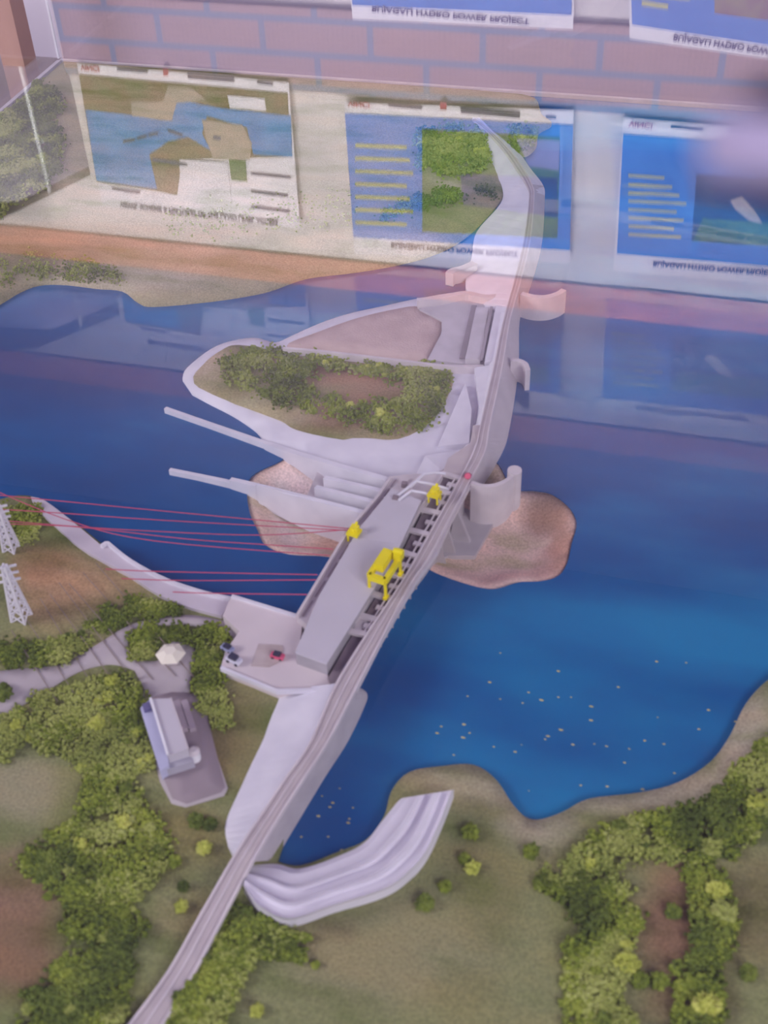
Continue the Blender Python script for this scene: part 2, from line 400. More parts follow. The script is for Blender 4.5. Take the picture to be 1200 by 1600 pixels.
lines([(200, 212, 218, 209), (222, 207, 236, 204), (240, 202, 254, 199), (270, 195, 292, 202), (340, 205, 352, 207), (246, 240, 300, 248)], M_MDK, sm, .036, 5, 'river_labels')
twrite('VIEWS, SCHEME & FEATURES OF THE LAND LEVEL ACCESS', (194, 311), (440, 339), 9, M_INK, t)
twrite('VINCI', (134, 97), (163, 100), 9, M_REDI, t, name='logo')
lines([(190, 100, 238, 104), (300, 106, 372, 112), (300, 112, 372, 118), (408, 120, 432, 123)], M_INK, t)
lines([(262, 104, 270, 104)], M_REDI, t, .0335, 12, 'crest_emblem')
# poster 2: text left, picture right
t = poster('information_poster', 'blue poster with yellow text and a photo of green hills, second in the upper row', [(543, 152), (899, 164), (893, 402), (558, 388)])
pic('blue_field', [(544, 168), (898, 186), (893, 381), (557, 361)], M_BLUE, t, .0325)
hp = pic('hill_photo', [(664, 192), (878, 205), (874, 362), (664, 352)], M_MGR, t, .0335)
pic('photo_water', [(724, 262), (874, 268), (874, 330), (790, 318), (728, 310)], M_MDK, hp, .0345)
pic('photo_sky', [(810, 206), (878, 210), (876, 256), (830, 250)], mat('photo_sky', (150, 150, 190), None, 10, .6), hp, .0345)
lines([(560, 218+i*20, 640+(i % 3)*5, 221+i*20) for i in range(7)], M_YINK, t, .0335, 6)
twrite('BUJAGALI HYDRO POWER PROJECT', (615, 374), (812, 388), 8, M_INK, t)
twrite('VINCI', (549, 153), (583, 156), 9, M_REDI, t, name='logo')
lines([(612, 156, 664, 160), (724, 160, 816, 167), (724, 166, 816, 173), (856, 173, 872, 174)], M_INK, t)
lines([(692, 156, 702, 157)], M_REDI, t, .0335, 12, 'crest_emblem')
# poster 3
t = poster('information_poster', 'blue poster with yellow text and a dark river photo, third in the upper row', [(976, 175), (1330, 205), (1316, 442), (960, 414)])
pic('blue_field', [(976, 200), (1329, 226), (1317, 414), (966, 386)], M_BLUE, t, .0325)
rp = pic('river_photo', [(1090, 262), (1300, 275), (1296, 380), (1082, 366)], M_MDK, t, .0335)
pic('boat_in_photo', [(1142, 302), (1160, 296), (1180, 318), (1192, 338), (1172, 334), (1150, 316)], mat('photo_pale', (206, 196, 190), None, 30, .6), rp, .0345)
pic('foliage_in_photo', [(1100, 330), (1296, 344), (1296, 380), (1084, 366)], M_MGR, rp, .0342)
lines([(984, 264, 1040, 268)]+[(984, 278+i*13, 1052+(i*37 % 26), 282+i*13) for i in range(7)], M_YINK, t, .0335, 5)
twrite('BUJAGALI HYDRO POWER PROJECT', (1022, 402), (1215, 417), 8, M_INK, t)
twrite('VINCI', (985, 184), (1022, 188), 9, M_REDI, t, name='logo')
lines([(1050, 188, 1100, 193), (1140, 195, 1230, 204)], M_INK, t)
# lower row
t = poster('information_poster', 'blue poster with a white title strip at the top, left one of the lower row', [(540, -160), (905, -150), (898, 38), (556, 22)])
pic('blue_field', [(541, -150), (898, -140), (896, 15), (556, 0)], M_BLUE, t, .0325)
pic('hill_photo', [(600, -140), (700, -136), (704, -15), (606, -20)], M_MGR, t, .0335)
twrite('BUJAGALI HYDRO POWER PROJECT', (586, 6), (830, 26), 9, M_INK, t)
t = poster('information_poster', 'blue poster with a yellow and brown photo, right one of the lower row', [(984, -140), (1330, -110), (1330, 102), (986, 52)])
pic('blue_field', [(985, -130), (1329, -100), (1329, 80), (990, 30)], M_BLUE, t, .0325)
pic('brown_photo', [(1118, -120), (1322, -100), (1322, 38), (1118, 12)], mat('photo_brown', (120, 80, 80), (150, 140, 90), 16, .6), t, .0335)
lines([(1005, -4, 1046, 2), (1005, -18, 1080, -12)], M_YINK, t, .0335, 8)
twrite('BUJAGALI HYDRO POWER PROJECT', (1054, 50), (1275, 82), 10, M_INK, t)

# ================================================================== THE DISPLAY CASE
BX0, BX1, BY0, BY1 = -1.262, 0.62, 0.06, 2.145
ZC, ZP, ZR = .035, -.022, .043        # dam crest, dry pit floor, powerhouse roof
case = thing('display_case', 'large glass display case on a timber table holding the river model', 'display case', ((BX0+BX1)/2, (BY0+BY1)/2, FZ))
M_TIM = mat('case_timber', (150, 104, 84), (132, 90, 74), 8, .6, stretch=(1, 12, 12))
b = MB(); b.box(((BX0+BX1)/2, (BY0+BY1)/2, -.055), BX1-BX0, BY1-BY0, .05); b.build('table_top', M_TIM, case)
for x in (BX0+.08, BX1-.08):
    for y in (BY0+.08, BY1-.08):
        b = MB(); b.box((x, y, (FZ-.08)/2), .08, .08, -.08-FZ); b.build('leg', M_TIM, case)
b = MB(); g = .0025
b.box(((BX0+BX1)/2, (BY0+BY1)/2, GLASS_Z-g/2), BX1-BX0, BY1-BY0, g); b.build('lid_glass', M_GLASS, case)
for (cx, cy, dx, dy) in (((BX0+BX1)/2, BY1-g/2, BX1-BX0, g), ((BX0+BX1)/2, BY0+g/2, BX1-BX0, g), (BX0+g/2, (BY0+BY1)/2, g, BY1-BY0-2*g), (BX1-g/2, (BY0+BY1)/2, g, BY1-BY0-2*g)):
    b = MB(); b.box((cx, cy, (GLASS_Z-g-.03)/2), dx, dy, GLASS_Z-g+.03-.001); b.build('side_glass', M_GLASS, case)
b = MB()
for x in (BX0+.004, BX1-.004):
    for y in (BY0+.004, BY1-.004):
        b = MB(); b.box((x, y, (GLASS_Z-.006)/2), .004, .004, GLASS_Z-.012); b.build('corner_seam', mat('clear_seam', (240, 238, 250), None, 20, .25), case)
b = MB()
for (cx, cy, dx, dy) in (((BX0+BX1)/2, BY1-.01, BX1-BX0-.02, .008), (BX0+.01, (BY0+BY1)/2, .008, BY1-BY0-.03), (BX1-.01, (BY0+BY1)/2, .008, BY1-BY0-.03)):
    b.box((cx, cy, -.014), dx, dy, .036)
b.build('edge_trim', mat('trim_lilac', (200, 192, 200), None, 20, .4), case)

# ================================================================== WATER
def PX(l, z=0.0): return [P(a, b_, z) for a, b_ in l]
pitR_px = smoothpx([(640, 862), (668, 888), (700, 903), (745, 917), (775, 920), (810, 910), (845, 908), (872, 900), (886, 880), (893, 850), (901, 818), (890, 793), (862, 772), (835, 766), (800, 762), (770, 720), (700, 740)], 5, True)
pitL_px = smoothpx([(386, 765), (395, 742), (430, 724), (468, 708), (530, 722), (610, 740), (630, 790), (590, 850), (545, 872), (500, 869), (450, 866), (415, 852), (402, 828), (390, 800)], 5, True)
pitR = PX(pitR_px); pitL = PX(pitL_px)
wat = sheet('water_surface', [(BX0+.02, BY0+.02), (BX1-.02, BY0+.02), (BX1-.02, BY1-.02), (BX0+.02, BY1-.02)], lambda x, y, d: 0.0, -.006, mat_water(), .25, None, None, [pitR, pitL])
wat.data.shade_flat()
tag(wat, 'glossy deep blue painted river water sheet of the model', 'water')
b = MB(); b.box(((BX0+BX1)/2, (BY0+BY1)/2, -.0285), BX1-BX0-.05, BY1-BY0-.05, .003); b.build('base_panel', mat('base_panel', (90, 84, 96), None, 10, .9), case)
def pitfloor(x, y, d):
    t = min(1, d/.045); t = t*t*(3-2*t); return lerp(-.0015, ZP, t)+noise.noise((x*40, y*40, 0))*.0006
def grow(poly, k):
    c = Vector((sum(p.x for p in poly)/len(poly), sum(p.y for p in poly)/len(poly), 0)); return [c+(Vector((p.x, p.y, 0))-c)*k for p in poly]
def solid_soil(name, base, spots):
    m = bpy.data.materials.new(name)
def colspots(base, spots, sp=0):
    """soil colour of a point: base plus soft patches given by centre, radii, colour, strength"""
    S_ = [(P(x, y), P(x+rx, y)-P(x, y), P(x, y+ry)-P(x, y), lin(c), k) for (x, y, rx, ry, c, k) in spots]
    B = lin(base)
    def f(co):
        c = [B[0], B[1], B[2]]
        for p, a, b_, q, k in S_:
            dx, dy = co.x-p.x, co.y-p.y; det = a.x*b_.y-a.y*b_.x
            u = (dx*b_.y-dy*b_.x)/det; v = (a.x*dy-a.y*dx)/det
            r = u*u+v*v+noise.noise((co.x*14, co.y*14, 3))*.7
            if r < 2.2:
                w = k*max(0, min(1, 1.4-r*.9)); c = [lerp(i, j, w) for i, j in zip(c, q)]
        return (*c, 1)
    return f
SANDC = (205, 176, 160)
o = sheet('dry_river_bed', grow(pitR, 1.0), pitfloor, -.026, M_LAND, .012, None, colspots((224, 194, 182), [(860, 790, 45, 30, (120, 92, 72), .75), (880, 850, 22, 50, (170, 130, 112), .8), (855, 880, 26, 40, (160, 122, 118), .5)]))
tag(o, 'sunken pinkish dry river bed right of the dam with brown rim', 'ground')
o = sheet('dry_river_bed', pitL, pitfloor, -.026, M_LAND, .012, None, colspots((218, 192, 178), [(475, 745, 50, 30, (226, 214, 214), .9), (450, 790, 25, 60, (222, 206, 200), .8), (530, 840, 40, 30, (176, 146, 132), .7)]))
tag(o, 'sunken sandy dry river bed left of the powerhouse under the red wires', 'ground')

# ================================================================== LAND
def base_h(x, y): return .0135+noise.noise((x*7, y*7, 1))*.0025+noise.noise((x*30, y*30, 2))*.0007
def land_h(x, y, d):
    t = min(1, d/.03); return lerp(.006, base_h(x, y), t*t*(3-2*t))
def land(name, label, px, grid, cf, extra=None):
    out = [p if not isinstance(p, tuple) else Vector((p[1], p[2], 0)) if p[0] == 'w' else P(p[0], p[1], .006) for p in px]
    o = sheet(name, out, land_h, -.003, M_LAND, grid, None, cf); tag(o, label, 'land'); return o, out
OL, SD, BR, GR = (134, 137, 94), (182, 172, 148), (132, 100, 80), (110, 118, 60)
shoreN = smoothpx([(432, 1346), (470, 1352), (530, 1330), (572, 1312), (600, 1275), (612, 1235), (640, 1206), (690, 1197), (740, 1195), (775, 1218), (800, 1255), (822, 1277), (845, 1280), (880, 1268), (920, 1248), (1000, 1238), (1060, 1222), (1110, 1190), (1140, 1150), (1165, 1100), (1200, 1062), (1260, 1020), (1400, 960)], 4)
near_px = shoreN+[('w', BX1-.025, 1.0), ('w', BX1-.025, BY0+.025), ('w', -.9, BY0+.025)]+[(-200, 1600), (-60, 1450), (100, 1400), (200, 1400), (300, 1380), (352, 1320), (372, 1338)]
# one near bank joined to the left bank
shoreL = smoothpx([(-260, 905), (-120, 830), (-50, 795), (0, 780), (30, 774), (55, 777), (80, 792), (120, 818), (160, 850), (205, 880), (270, 913), (345, 936)], 4)
near_px = shoreN+[('w', BX1-.025, P(1400, 960).y-.02), ('w', BX1-.025, BY0+.025), ('w', -1.235, BY0+.025)]+shoreL+[(366, 940), (470, 975), (520, 1070), (470, 1230)]
cn = colspots(OL, [(150, 1330, 90, 130, (112, 118, 64), .7), (130, 1560, 110, 60, (112, 118, 64), .6), (340, 1490, 70, 80, (112, 118, 64), .7), (930, 1430, 60, 160, (116, 120, 66), .6), (1100, 1290, 120, 40, (116, 122, 66), .7), (1110, 1480, 40, 110, (116, 112, 66), .6), (640, 1500, 200, 110, (134, 136, 96), .5), (20, 1480, 90, 90, BR, .8), (40, 1380, 60, 50, (150, 120, 100), .6), (1040, 1450, 60, 110, BR, .9), (1060, 1580, 80, 40, (120, 90, 70), .7),
    (960, 1240, 260, 36, SD, .8), (1160, 1150, 40, 110, SD, .9), (700, 1215, 90, 30, (176, 166, 134), .7), (840, 1300, 60, 40, SD, .7), (600, 1500, 160, 90, (142, 138, 104), .7), (1180, 1440, 60, 90, (116, 100, 70), .6),
    (100, 930, 75, 60, (170, 136, 106), .9), (60, 890, 50, 25, (146, 112, 82), .6), (160, 930, 60, 40, (176, 146, 112), .7), (90, 830, 50, 40, GR, .5), (410, 1090, 60, 40, (136, 130, 92), .6), (380, 1170, 40, 80, (132, 118, 78), .6),
    (340, 1180, 30, 60, (122, 104, 72), .6), (30, 1250, 70, 60, (160, 152, 124), .7), (250, 1330, 110, 60, (122, 112, 66), .6), (760, 1400, 60, 90, (128, 122, 80), .6), (720, 1560, 60, 40, (120, 116, 72), .4), (500, 1470, 60, 18, (110, 96, 72), .6), (120, 1120, 100, 60, (150, 146, 92), .7), (300, 1445, 60, 30, (150, 138, 100), .6)])  # long dark streak beside the clump: its cast shadow painted into the soil
LAND, land_out = land('near_bank', 'olive and brown painted river bank covering the whole foreground and left side', near_px, .016, cn)
tagL = [LAND]
shoreF = smoothpx([(-160, 560), (-60, 505), (0, 470), (30, 452), (60, 441), (100, 440), (150, 446), (190, 450), (215, 468), (240, 474), (330, 466), (400, 455), (430, 447), (480, 430), (560, 420), (640, 405), (700, 384), (745, 352), (790, 300), (800, 262), (790, 240)], 4)
capF = smoothpx([(800, 238), (822, 240), (838, 226), (842, 205), (862, 192), (846, 178), (838, 155), (815, 147)], 4)
far_px = shoreF+capF+[('w', P(740, 140).x, BY1-.025), ('w', BX0+.025, BY1-.025), ('w', BX0+.025, P(-160, 560).y)]
cf = colspots((158, 152, 120), [(200, 340, 260, 60, (196, 184, 160), .8), (40, 400, 120, 30, (150, 130, 96), .7), (200, 445, 140, 22, SD, .8), (30, 250, 60, 110, (96, 96, 66), .85), (300, 200, 120, 70, (150, 146, 116), .6),
    (640, 330, 110, 70, (150, 138, 108), .7), (710, 290, 40, 25, (190, 170, 164), .8), (590, 395, 120, 20, (196, 180, 150), .7), (150, 380, 200, 20, (176, 150, 116), .6)])
FAR, far_out = land('far_bank', 'pale olive far river bank behind the island, running to the rear of the case', far_px, .022, cf)
isl_px = smoothpx([(285, 592), (292, 575), (330, 545), (365, 532), (400, 528), (430, 535), (455, 525), (500, 505), (545, 490), (600, 478), (650, 467), (720, 456), (800, 456)], 4)+[(800, 600), (760, 742), (700, 747), (615, 748)]+smoothpx([(560, 742), (520, 733), (470, 712), (420, 694), (400, 672), (365, 648), (330, 630), (300, 614)], 4)
def isl_h(x, y, d):
    t = min(1, d/.05); return lerp(.004, .010, t*t*(3-2*t))
isl_out = PX(isl_px, .004)
ISL = sheet('island', isl_out, isl_h, -.003, M_WHITE, .02)
tag(ISL, 'pale white island apron between the two river channels left of the dam', 'land')
mound_px = smoothpx([(302, 592), (318, 565), (345, 545), (372, 536), (440, 545), (540, 555), (640, 565), (697, 572), (708, 592), (704, 625), (686, 652), (660, 674), (620, 688), (580, 690), (520, 682), (462, 668), (440, 655), (405, 640), (350, 618)], 4, True)
mo = PX(mound_px, .012)
def mound_h(x, y, d):
    t = min(1, d/.05); return lerp(.009, .017, t)+noise.noise((x*16, y*16, 5))*.002
MOUND = sheet('island_mound', mo, mound_h, .004, M_LAND, .014, None, colspots((150, 140, 104), [(560, 600, 90, 22, (156, 122, 98), .9), (590, 635, 60, 22, (152, 120, 96), .8), (520, 668, 80, 18, (150, 118, 98), .8), (330, 585, 40, 30, (188, 170, 146), .8), (430, 650, 60, 30, (170, 164, 130), .6)]))
tag(MOUND, 'low brown and olive earth mound in the middle of the white island', 'land')
so = PX(smoothpx([(448, 541), (500, 518), (560, 497), (620, 483), (655, 480), (688, 500), (690, 515), (680, 545), (665, 566), (600, 560), (520, 550)], 4, True), .012)
o = sheet('gravel_yard', so, lambda x, y, d: .0125+min(1, d/.02)*.001, .006, mat('pink_gravel', (200, 176, 172), (190, 166, 162), 40, .95, .3, 400), .02)
tag(o, 'flat pinkish gravel yard behind the wooded island mound', 'ground')
EDGE_STRIP = mat('shore_edge', (186, 172, 152), (150, 132, 112), 14, .9)

from mathutils.bvhtree import BVHTree
def bvh(o): return BVHTree.FromPolygons([o.matrix_world @ v.co for v in o.data.vertices], [tuple(p.vertices) for p in o.data.polygons])
TR = [bvh(LAND), bvh(FAR), bvh(MOUND), bvh(ISL)]
def ground(x, y):
    z = None
    for t in TR:
        h = t.ray_cast(Vector((x, y, .5)), Vector((0, 0, -1)))
        if h[0] is not None and (z is None or h[0].z > z): z = h[0].z
    return z
def G(px, py, up=0.0):
    p = P(px, py, .013); z = ground(p.x, p.y)
    if z is None: z = .013
    p = P(px, py, z+up); return p
def drape(name, px, m, up=.0015, grid=.014, parent=None, thick=.004):
    out = [G(a, b_) for a, b_ in px]
    def zf(x, y, d):
        z = ground(x, y); return (z if z is not None else .0135)+up
    return sheet(name, out, zf, .004, m, grid, parent)

# ================================================================== ROADS AND PAVING ON THE LEFT BANK
M_PAVE = mat('pale_road', (186, 176, 180), (176, 166, 170), 30, .9)
road_px = smoothpx([(-20, 1052), (40, 1046), (95, 1040), (150, 1010), (200, 980), (250, 966), (300, 963), (350, 972), (376, 984)], 4)+[(366, 1000)]+smoothpx([(352, 986), (300, 978), (250, 978), (215, 986), (200, 1002), (204, 1022), (225, 1034), (250, 1032), (262, 1008), (290, 1006), (308, 1022), (300, 1050), (296, 1085)], 4)+[(318, 1120), (335, 1170), (356, 1232), (350, 1244), (290, 1262), (268, 1256), (250, 1222), (235, 1160), (220, 1100), (226, 1078)]+smoothpx([(210, 1048), (185, 1040), (160, 1040), (120, 1052), (70, 1082), (20, 1112), (-20, 1134)], 4)
o = drape('service_road', road_px, M_PAVE, .0018, .012); tag(o, 'pale grey branching road and yard on the left bank', 'road')
yard = drape('yard_pad', [(222, 1096), (270, 1085), (316, 1088), (352, 1232), (346, 1240), (292, 1258), (270, 1250), (244, 1190)], mat('yard_grey', (156, 142, 148), (148, 134, 142), 20, .9), .0034, .02)
tag(yard, 'darker grey paved yard under the long lilac building', 'ground')
rv = smoothpx([(48, 776), (70, 782), (110, 812), (156, 850)], 3)+[(166, 846)]+smoothpx([(205, 876), (260, 905), (320, 925), (362, 934)], 3)+[(346, 962)]+smoothpx([(300, 950), (250, 930), (205, 900), (165, 878), (125, 855), (92, 826), (62, 800)], 3)
b = MB(); b.prism([P(q[0], q[1], .0165) for q in rv], .002); o = b.build('riverside_strip', mat('riverside_paving', (206, 196, 206), (196, 186, 198), 30, .85))
tag(o, 'long pale curved paved strip along the left bank shore', 'pavement')
kb = MB(); kb.fence([P(a, b_, .0205) for a, b_ in [(158, 852), (165, 847)]+smoothpx([(168, 847), (205, 876), (260, 905), (320, 925), (362, 934)], 4)], .003, .0035)
tag(kb.build('quay_wall', M_WHITE), 'thin white quay wall edging the curved shore strip', 'wall')

# ================================================================== EMBANKMENTS AND DAM
def stations(rows, n, zs, zb=-.004):
    """rows of matched pixel points across an embankment; resampled smoothly along it"""
    cols = [smoothpx([r[k] for r in rows], 5) for k in range(len(rows[0]))]
    Z = [smoothpx([(z[k], 0) for z in zs], 5) for k in range(len(zs[0]))]
    out = []
    for i in range(len(cols[0])):
        pts = [P(cols[k][i][0], cols[k][i][1], Z[k][i][0]) for k in range(len(cols))]
        out.append(pts+[Vector((pts[-1].x, pts[-1].y, zb)), Vector((pts[0].x, pts[0].y, zb))])
    return out
def ribbon(rows, zs, m, name, parent, up=.0006, th=.002, n=5):
    cols = [smoothpx([r[k] for r in rows], n) for k in (0, 1)]; Z = smoothpx([(z, 0) for z in zs], n); R2 = []
    for a, c, z in zip(cols[0], cols[1], Z):
        p, q = P(a[0], a[1], z[0]+up), P(c[0], c[1], z[0]+up)
        R2.append([p, q, q-Vector((0, 0, th)), p-Vector((0, 0, th))])
    V, F = loft(R2); return obj(name, V, F, m, parent)
# -- near embankment
nd = thing('near_embankment', 'white embankment carrying the road from the foreground up to the powerhouse', 'dam', P(440, 1230, .01))
rowsN = [((356, 1322), (367, 1336), (394, 1342), (429, 1343)), ((353, 1285), (407, 1275), (437, 1275), (470, 1275)), ((380, 1222), (446, 1216), (476, 1216), (506, 1216)), ((408, 1158), (486, 1158), (514, 1158), (543, 1158)), ((434, 1095), (514, 1092), (546, 1094), (572, 1095)), ((437, 1078), (524, 1068), (550, 1072), (565, 1079))]
zN = [(.014, .030, .030, 0), (.014, .032, .032, 0), (.014, .034, .034, 0), (.014, ZC, ZC, 0), (.014, ZC, ZC, 0), (.014, ZC, ZC, .01)]
V, F = loft(stations(rowsN, 6, zN)); obj('embankment_body', V, F, M_WHITE, nd)
# upstream grey face laid on the water side
colsA = [smoothpx([r[k] for r in rowsN], 5) for k in (2, 3)]; zz = [smoothpx([(z[k], 0) for z in zN], 5) for k in (2, 3)]; R2 = []
for a, c, za, zc in zip(colsA[0], colsA[1], zz[0], zz[1]):
    p = P(a[0], a[1], za[0]+.001); q = P(c[0], c[1], zc[0]+.001); e = (q-p); e = Vector((e.x, e.y, 0)).normalized()*.002
    R2.append([p, q+e, q+e-Vector((0, 0, .004)), p-Vector((0, 0, .004))])
V, F = loft(R2); obj('upstream_face', V, F, M_GREY, nd)
# -- road
rd = thing('dam_road', 'long straight tan road running from the bottom edge along the dam crest to the far bank', 'road', P(440, 1230, .04))
roadrows = [((196, 1610), (246, 1610)), ((262, 1520), (300, 1520)), ((312, 1432), (344, 1436)), ((367, 1336), (394, 1342)), ((407, 1275), (434, 1275)), ((446, 1216), (472, 1216)), ((486, 1158), (510, 1158)), ((524, 1072), (552, 1078)), ((575, 988), (592, 1002)), ((617, 925), (638, 914)), ((650, 872), (671, 866)), ((690, 800), (706, 800)), ((718, 749), (732, 752)), ((741, 705), (756, 706)), ((751, 664), (764, 664)), ((772, 571), (784, 571)), ((787, 500), (796, 500)), ((802, 445), (811, 445)), ((818, 380), (827, 380)), ((827, 312), (834, 310)), ((824, 290), (831, 288)), ((807, 262), (815, 259)), ((786, 232), (793, 230)), ((758, 202), (763, 200)), ((738, 186), (743, 184))]
rz = [.0165, .017, .022, .030, .032, .034, ZC, ZC, ZC, ZC, ZC, ZC, ZC, ZC, ZC, ZC, ZC, ZC, ZC, ZC, .033, .030, .026, .019, .0165]
ribbon(roadrows, rz, M_ROAD, 'carriageway', rd, .0022, .004)
def offrow(rows, a, b_): return [((lerp(l[0], r[0], a), lerp(l[1], r[1], a)), (lerp(l[0], r[0], b_), lerp(l[1], r[1], b_))) for l, r in rows]
ribbon(offrow(roadrows, .42, .52), rz, M_PALE, 'centre_line', rd, .0028, .002)
ribbon(offrow(roadrows, -.08, .04), rz, M_PALE, 'kerb', rd, .0036, .004)
ribbon(offrow(roadrows, .97, 1.12), rz, M_PALE, 'kerb', rd, .0036, .004)
# -- far dam
fd = thing('far_embankment', 'white embankment dam curving from the powerhouse to the far bank', 'dam', P(790, 560, .01))
rowsF = [((742, 190), (738, 184), (744, 184), (750, 184)), ((752, 206), (755, 200), (764, 200), (772, 206)), ((762, 240), (785, 232), (794, 230), (806, 232)), ((767, 262), (806, 262), (816, 259), (828, 262)), ((784, 290), (823, 290), (832, 288), (849, 290)), ((782, 318), (826, 314), (834, 312), (851, 314)), ((745, 362), (819, 370), (829, 370), (848, 370)), ((737, 402), (811, 410), (820, 410), (840, 410)), ((728, 450), (801, 450), (811, 450), (828, 450)), ((757, 500), (786, 500), (797, 500), (812, 500)), ((754, 571), (771, 571), (784, 571), (810, 575)), ((742, 664), (750, 664), (764, 664), (797, 664)), ((722, 705), (740, 705), (756, 706), (784, 708)), ((700, 745), (718, 749), (733, 752), (752, 758))]
zF = [(.013, .016, .016, .013), (.013, .019, .019, .012), (.012, .026, .026, .004), (.010, .030, .030, 0), (.010, .033, .033, 0), (.006, ZC, ZC, 0), (.002, ZC, ZC, 0), (.002, ZC, ZC, 0), (.008, ZC, ZC, 0), (.010, ZC, ZC, 0), (.012, ZC, ZC, 0), (.012, ZC, ZC, 0), (.020, ZC, ZC, 0), (.028, ZC, ZC, 0)]
V, F = loft(stations(rowsF, 6, zF)); obj('embankment_body', V, F, M_WHITE, fd)
cols = [smoothpx([r[k] for r in rowsF[4:]], 5) for k in (2, 3)]; R2 = []
for a, c in zip(cols[0], cols[1]):
    p = P(a[0], a[1], ZC+.001); q = P(c[0], c[1], .0012); R2.append([p, q, q-Vector((0, 0, .003)), p-Vector((0, 0, .004))])
V, F = loft(R2); obj('upstream_face', V, F, mat('upstream_grey', (198, 188, 194), (190, 180, 187), 40, .8), fd)
b = MB(); b.prism([P(*q) for q in ((739, 664, ZC), (757, 664, ZC), (748, 705, ZC), (724, 746, ZC), (692, 737, ZC-.002), (700, 716, ZC-.004), (735, 692, ZC-.002))], .006); b.build('tan_landing', M_ROAD, fd)
# sloping slabs of the downstream apron
b = MB(); b.prism([P(727, 598, .016), P(737, 640, .020), P(733, 692, .022), P(684, 697, .014)], .006)
b.prism([P(741, 574, .018), P(769, 570, .030), P(754, 662, .032)], .006)
b.prism([P(733, 700, .022), P(690, 735, .024), P(650, 742, .014), P(664, 712, .014)], .006)
b.build('apron_slab', M_WHITE, fd)

# -- sluice deck between the far walls
sl = thing('sluice_deck', 'grey stepped sluice deck behind the gravel yard beside the dam', 'dam', P(740, 520, .012))
b = MB(); b.prism([P(q[0], q[1], .016) for q in ((655, 482), (690, 500), (690, 520), (668, 562), (722, 568), (776, 566), (792, 476), (726, 466))], .005); b.build('deck_floor', mat('sluice_grey', (196, 188, 196), None, 30, .8), sl)
b = MB(); b.prism([P(q[0], q[1], .026) for q in ((744, 480), (764, 480), (750, 562), (727, 560))], .01); b.build('deck_step', mat('sluice_pale', (202, 194, 202), None, 30, .8), sl)
b = MB(); b.prism([P(q[0], q[1], .031) for q in ((775, 477), (794, 478), (778, 563), (757, 565))], .01); b.build('white_spillway', M_WHITE, sl)
M_CH = mat('channel_grey', (160, 150, 158), None, 30, .85)
b = MB(); b.bar(P(741, 478, .017), P(722, 560, .017), .007, .003); b.build('channel', M_CH, sl)
b = MB(); b.bar(P(768, 480, .027), P(752, 562, .027), .004, .003); b.build('channel', M_CH, sl)
def cwall(name, label, px, z, zb, t, m=None, knob=None, cat='wall'):
    b = MB(); pts = smoothpx(px, 5); Z = [z]*len(pts) if not isinstance(z, (list, tuple)) else [lerp(z[0], z[1], i/(len(pts)-1)) for i in range(len(pts))]
    top = [P(p[0], p[1], zz_) for p, zz_ in zip(pts, Z)]
    if knob:
        th = thing(name, label, cat, (top[-1].x, top[-1].y, zb)); b.fence(top, zb, t); b.build('curved_wall', m or M_PALE, th)
        c = top[-1]; k = MB(); k.tube([(c.x, c.y, zb), (c.x, c.y, c.z+.0025)], [knob, knob], 16); k.build('end_pier', m or M_PALE, th); return th
    b.fence(top, zb, t); o = b.build(name, m or M_PALE); tag(o, label, cat); return o
cwall('wing_wall', 'tall curved white wing wall with round end pier at the dry bed', [(737, 753), (752, 758), (770, 758), (788, 752), (799, 744), (804, 737)], ZC+.004, ZP, .005, knob=.008)
cwall('wing_wall', 'small hooked pale wall jutting into the water halfway along the dam', [(798, 562), (812, 563), (821, 568), (825, 578)], ZC-.004, 0, .006)
cwall('wing_wall', 'long curved pinkish wall jutting right from the far dam', [(815, 458), (835, 463), (855, 463), (872, 458), (881, 452)], ZC, 0, .008)
cwall('wing_wall', 'short pale wall hooking left from the far dam below the hedge', [(742, 410), (724, 418), (708, 422), (702, 427)], .02, 0, .012)
cwall('retaining_wall', 'curved pale wall closing the rear of the sluice deck', [(652, 468), (690, 464), (726, 457), (762, 463), (800, 456)], .026, .004, .008)
cwall('retaining_wall', 'straight thin pale wall between gravel yard and wooded mound', [(442, 543), (520, 550), (620, 562), (700, 571), (756, 571)], .021, .006, .004)

# ================================================================== POWERHOUSE
ph = thing('powerhouse', 'long powerhouse with flat lilac roof and open gate bays on the dam', 'building', P(560, 900, 0))
def prism_px(px, zt, zb, m, name, parent):
    b = MB(); b.prism([P(a, c, zt) for a, c in px], zb); return b.build(name, m, parent)
roofR = [(510, 1036), (562, 953), (620, 860), (655, 785)]
prism_px([(462, 1019), (510, 1036), (562, 953), (620, 860), (657, 783), (612, 764), (560, 828), (500, 930)], ZR, .0, mat('powerhouse_wall', (176, 170, 178), None, 40, .8), 'hall', ph)
prism_px([(461, 1019), (510, 1037), (563, 953), (621, 860), (658, 782), (612, 763), (559, 828), (499, 930)], ZR+.002, ZR, M_ROOF, 'roof', ph)
prism_px([(463, 962), (545, 826), (590, 776), (612, 744), (640, 748), (612, 790), (560, 872), (490, 985)], ZC, ZP, M_PALE, 'tailrace_deck', ph)
b = MB(); b.fence([P(*q, ZC+.004) for q in ((464, 961), (545, 826), (590, 775), (611, 744))], ZC-.002, .003); b.build('deck_parapet', M_PALE, ph)
b = MB()
for i in range(9):
    t0 = i/9+.012; t1 = (i+1)/9-.012
    pl = [(471, 966), (515, 897), (555, 835), (597, 780), (620, 748)]
    def at(t):
        s = t*4; j = min(3, int(s)); return tuple(lerp(a, c, s-j) for a, c in zip(pl[j], pl[j+1]))
    b.bar(P(*at(t0), ZC+.0008), P(*at(t1), ZC+.0008), .0010, .0012)
o = b.build('gate_slot', mat('slot_grey', (160, 144, 152), None, 30, .85), ph)
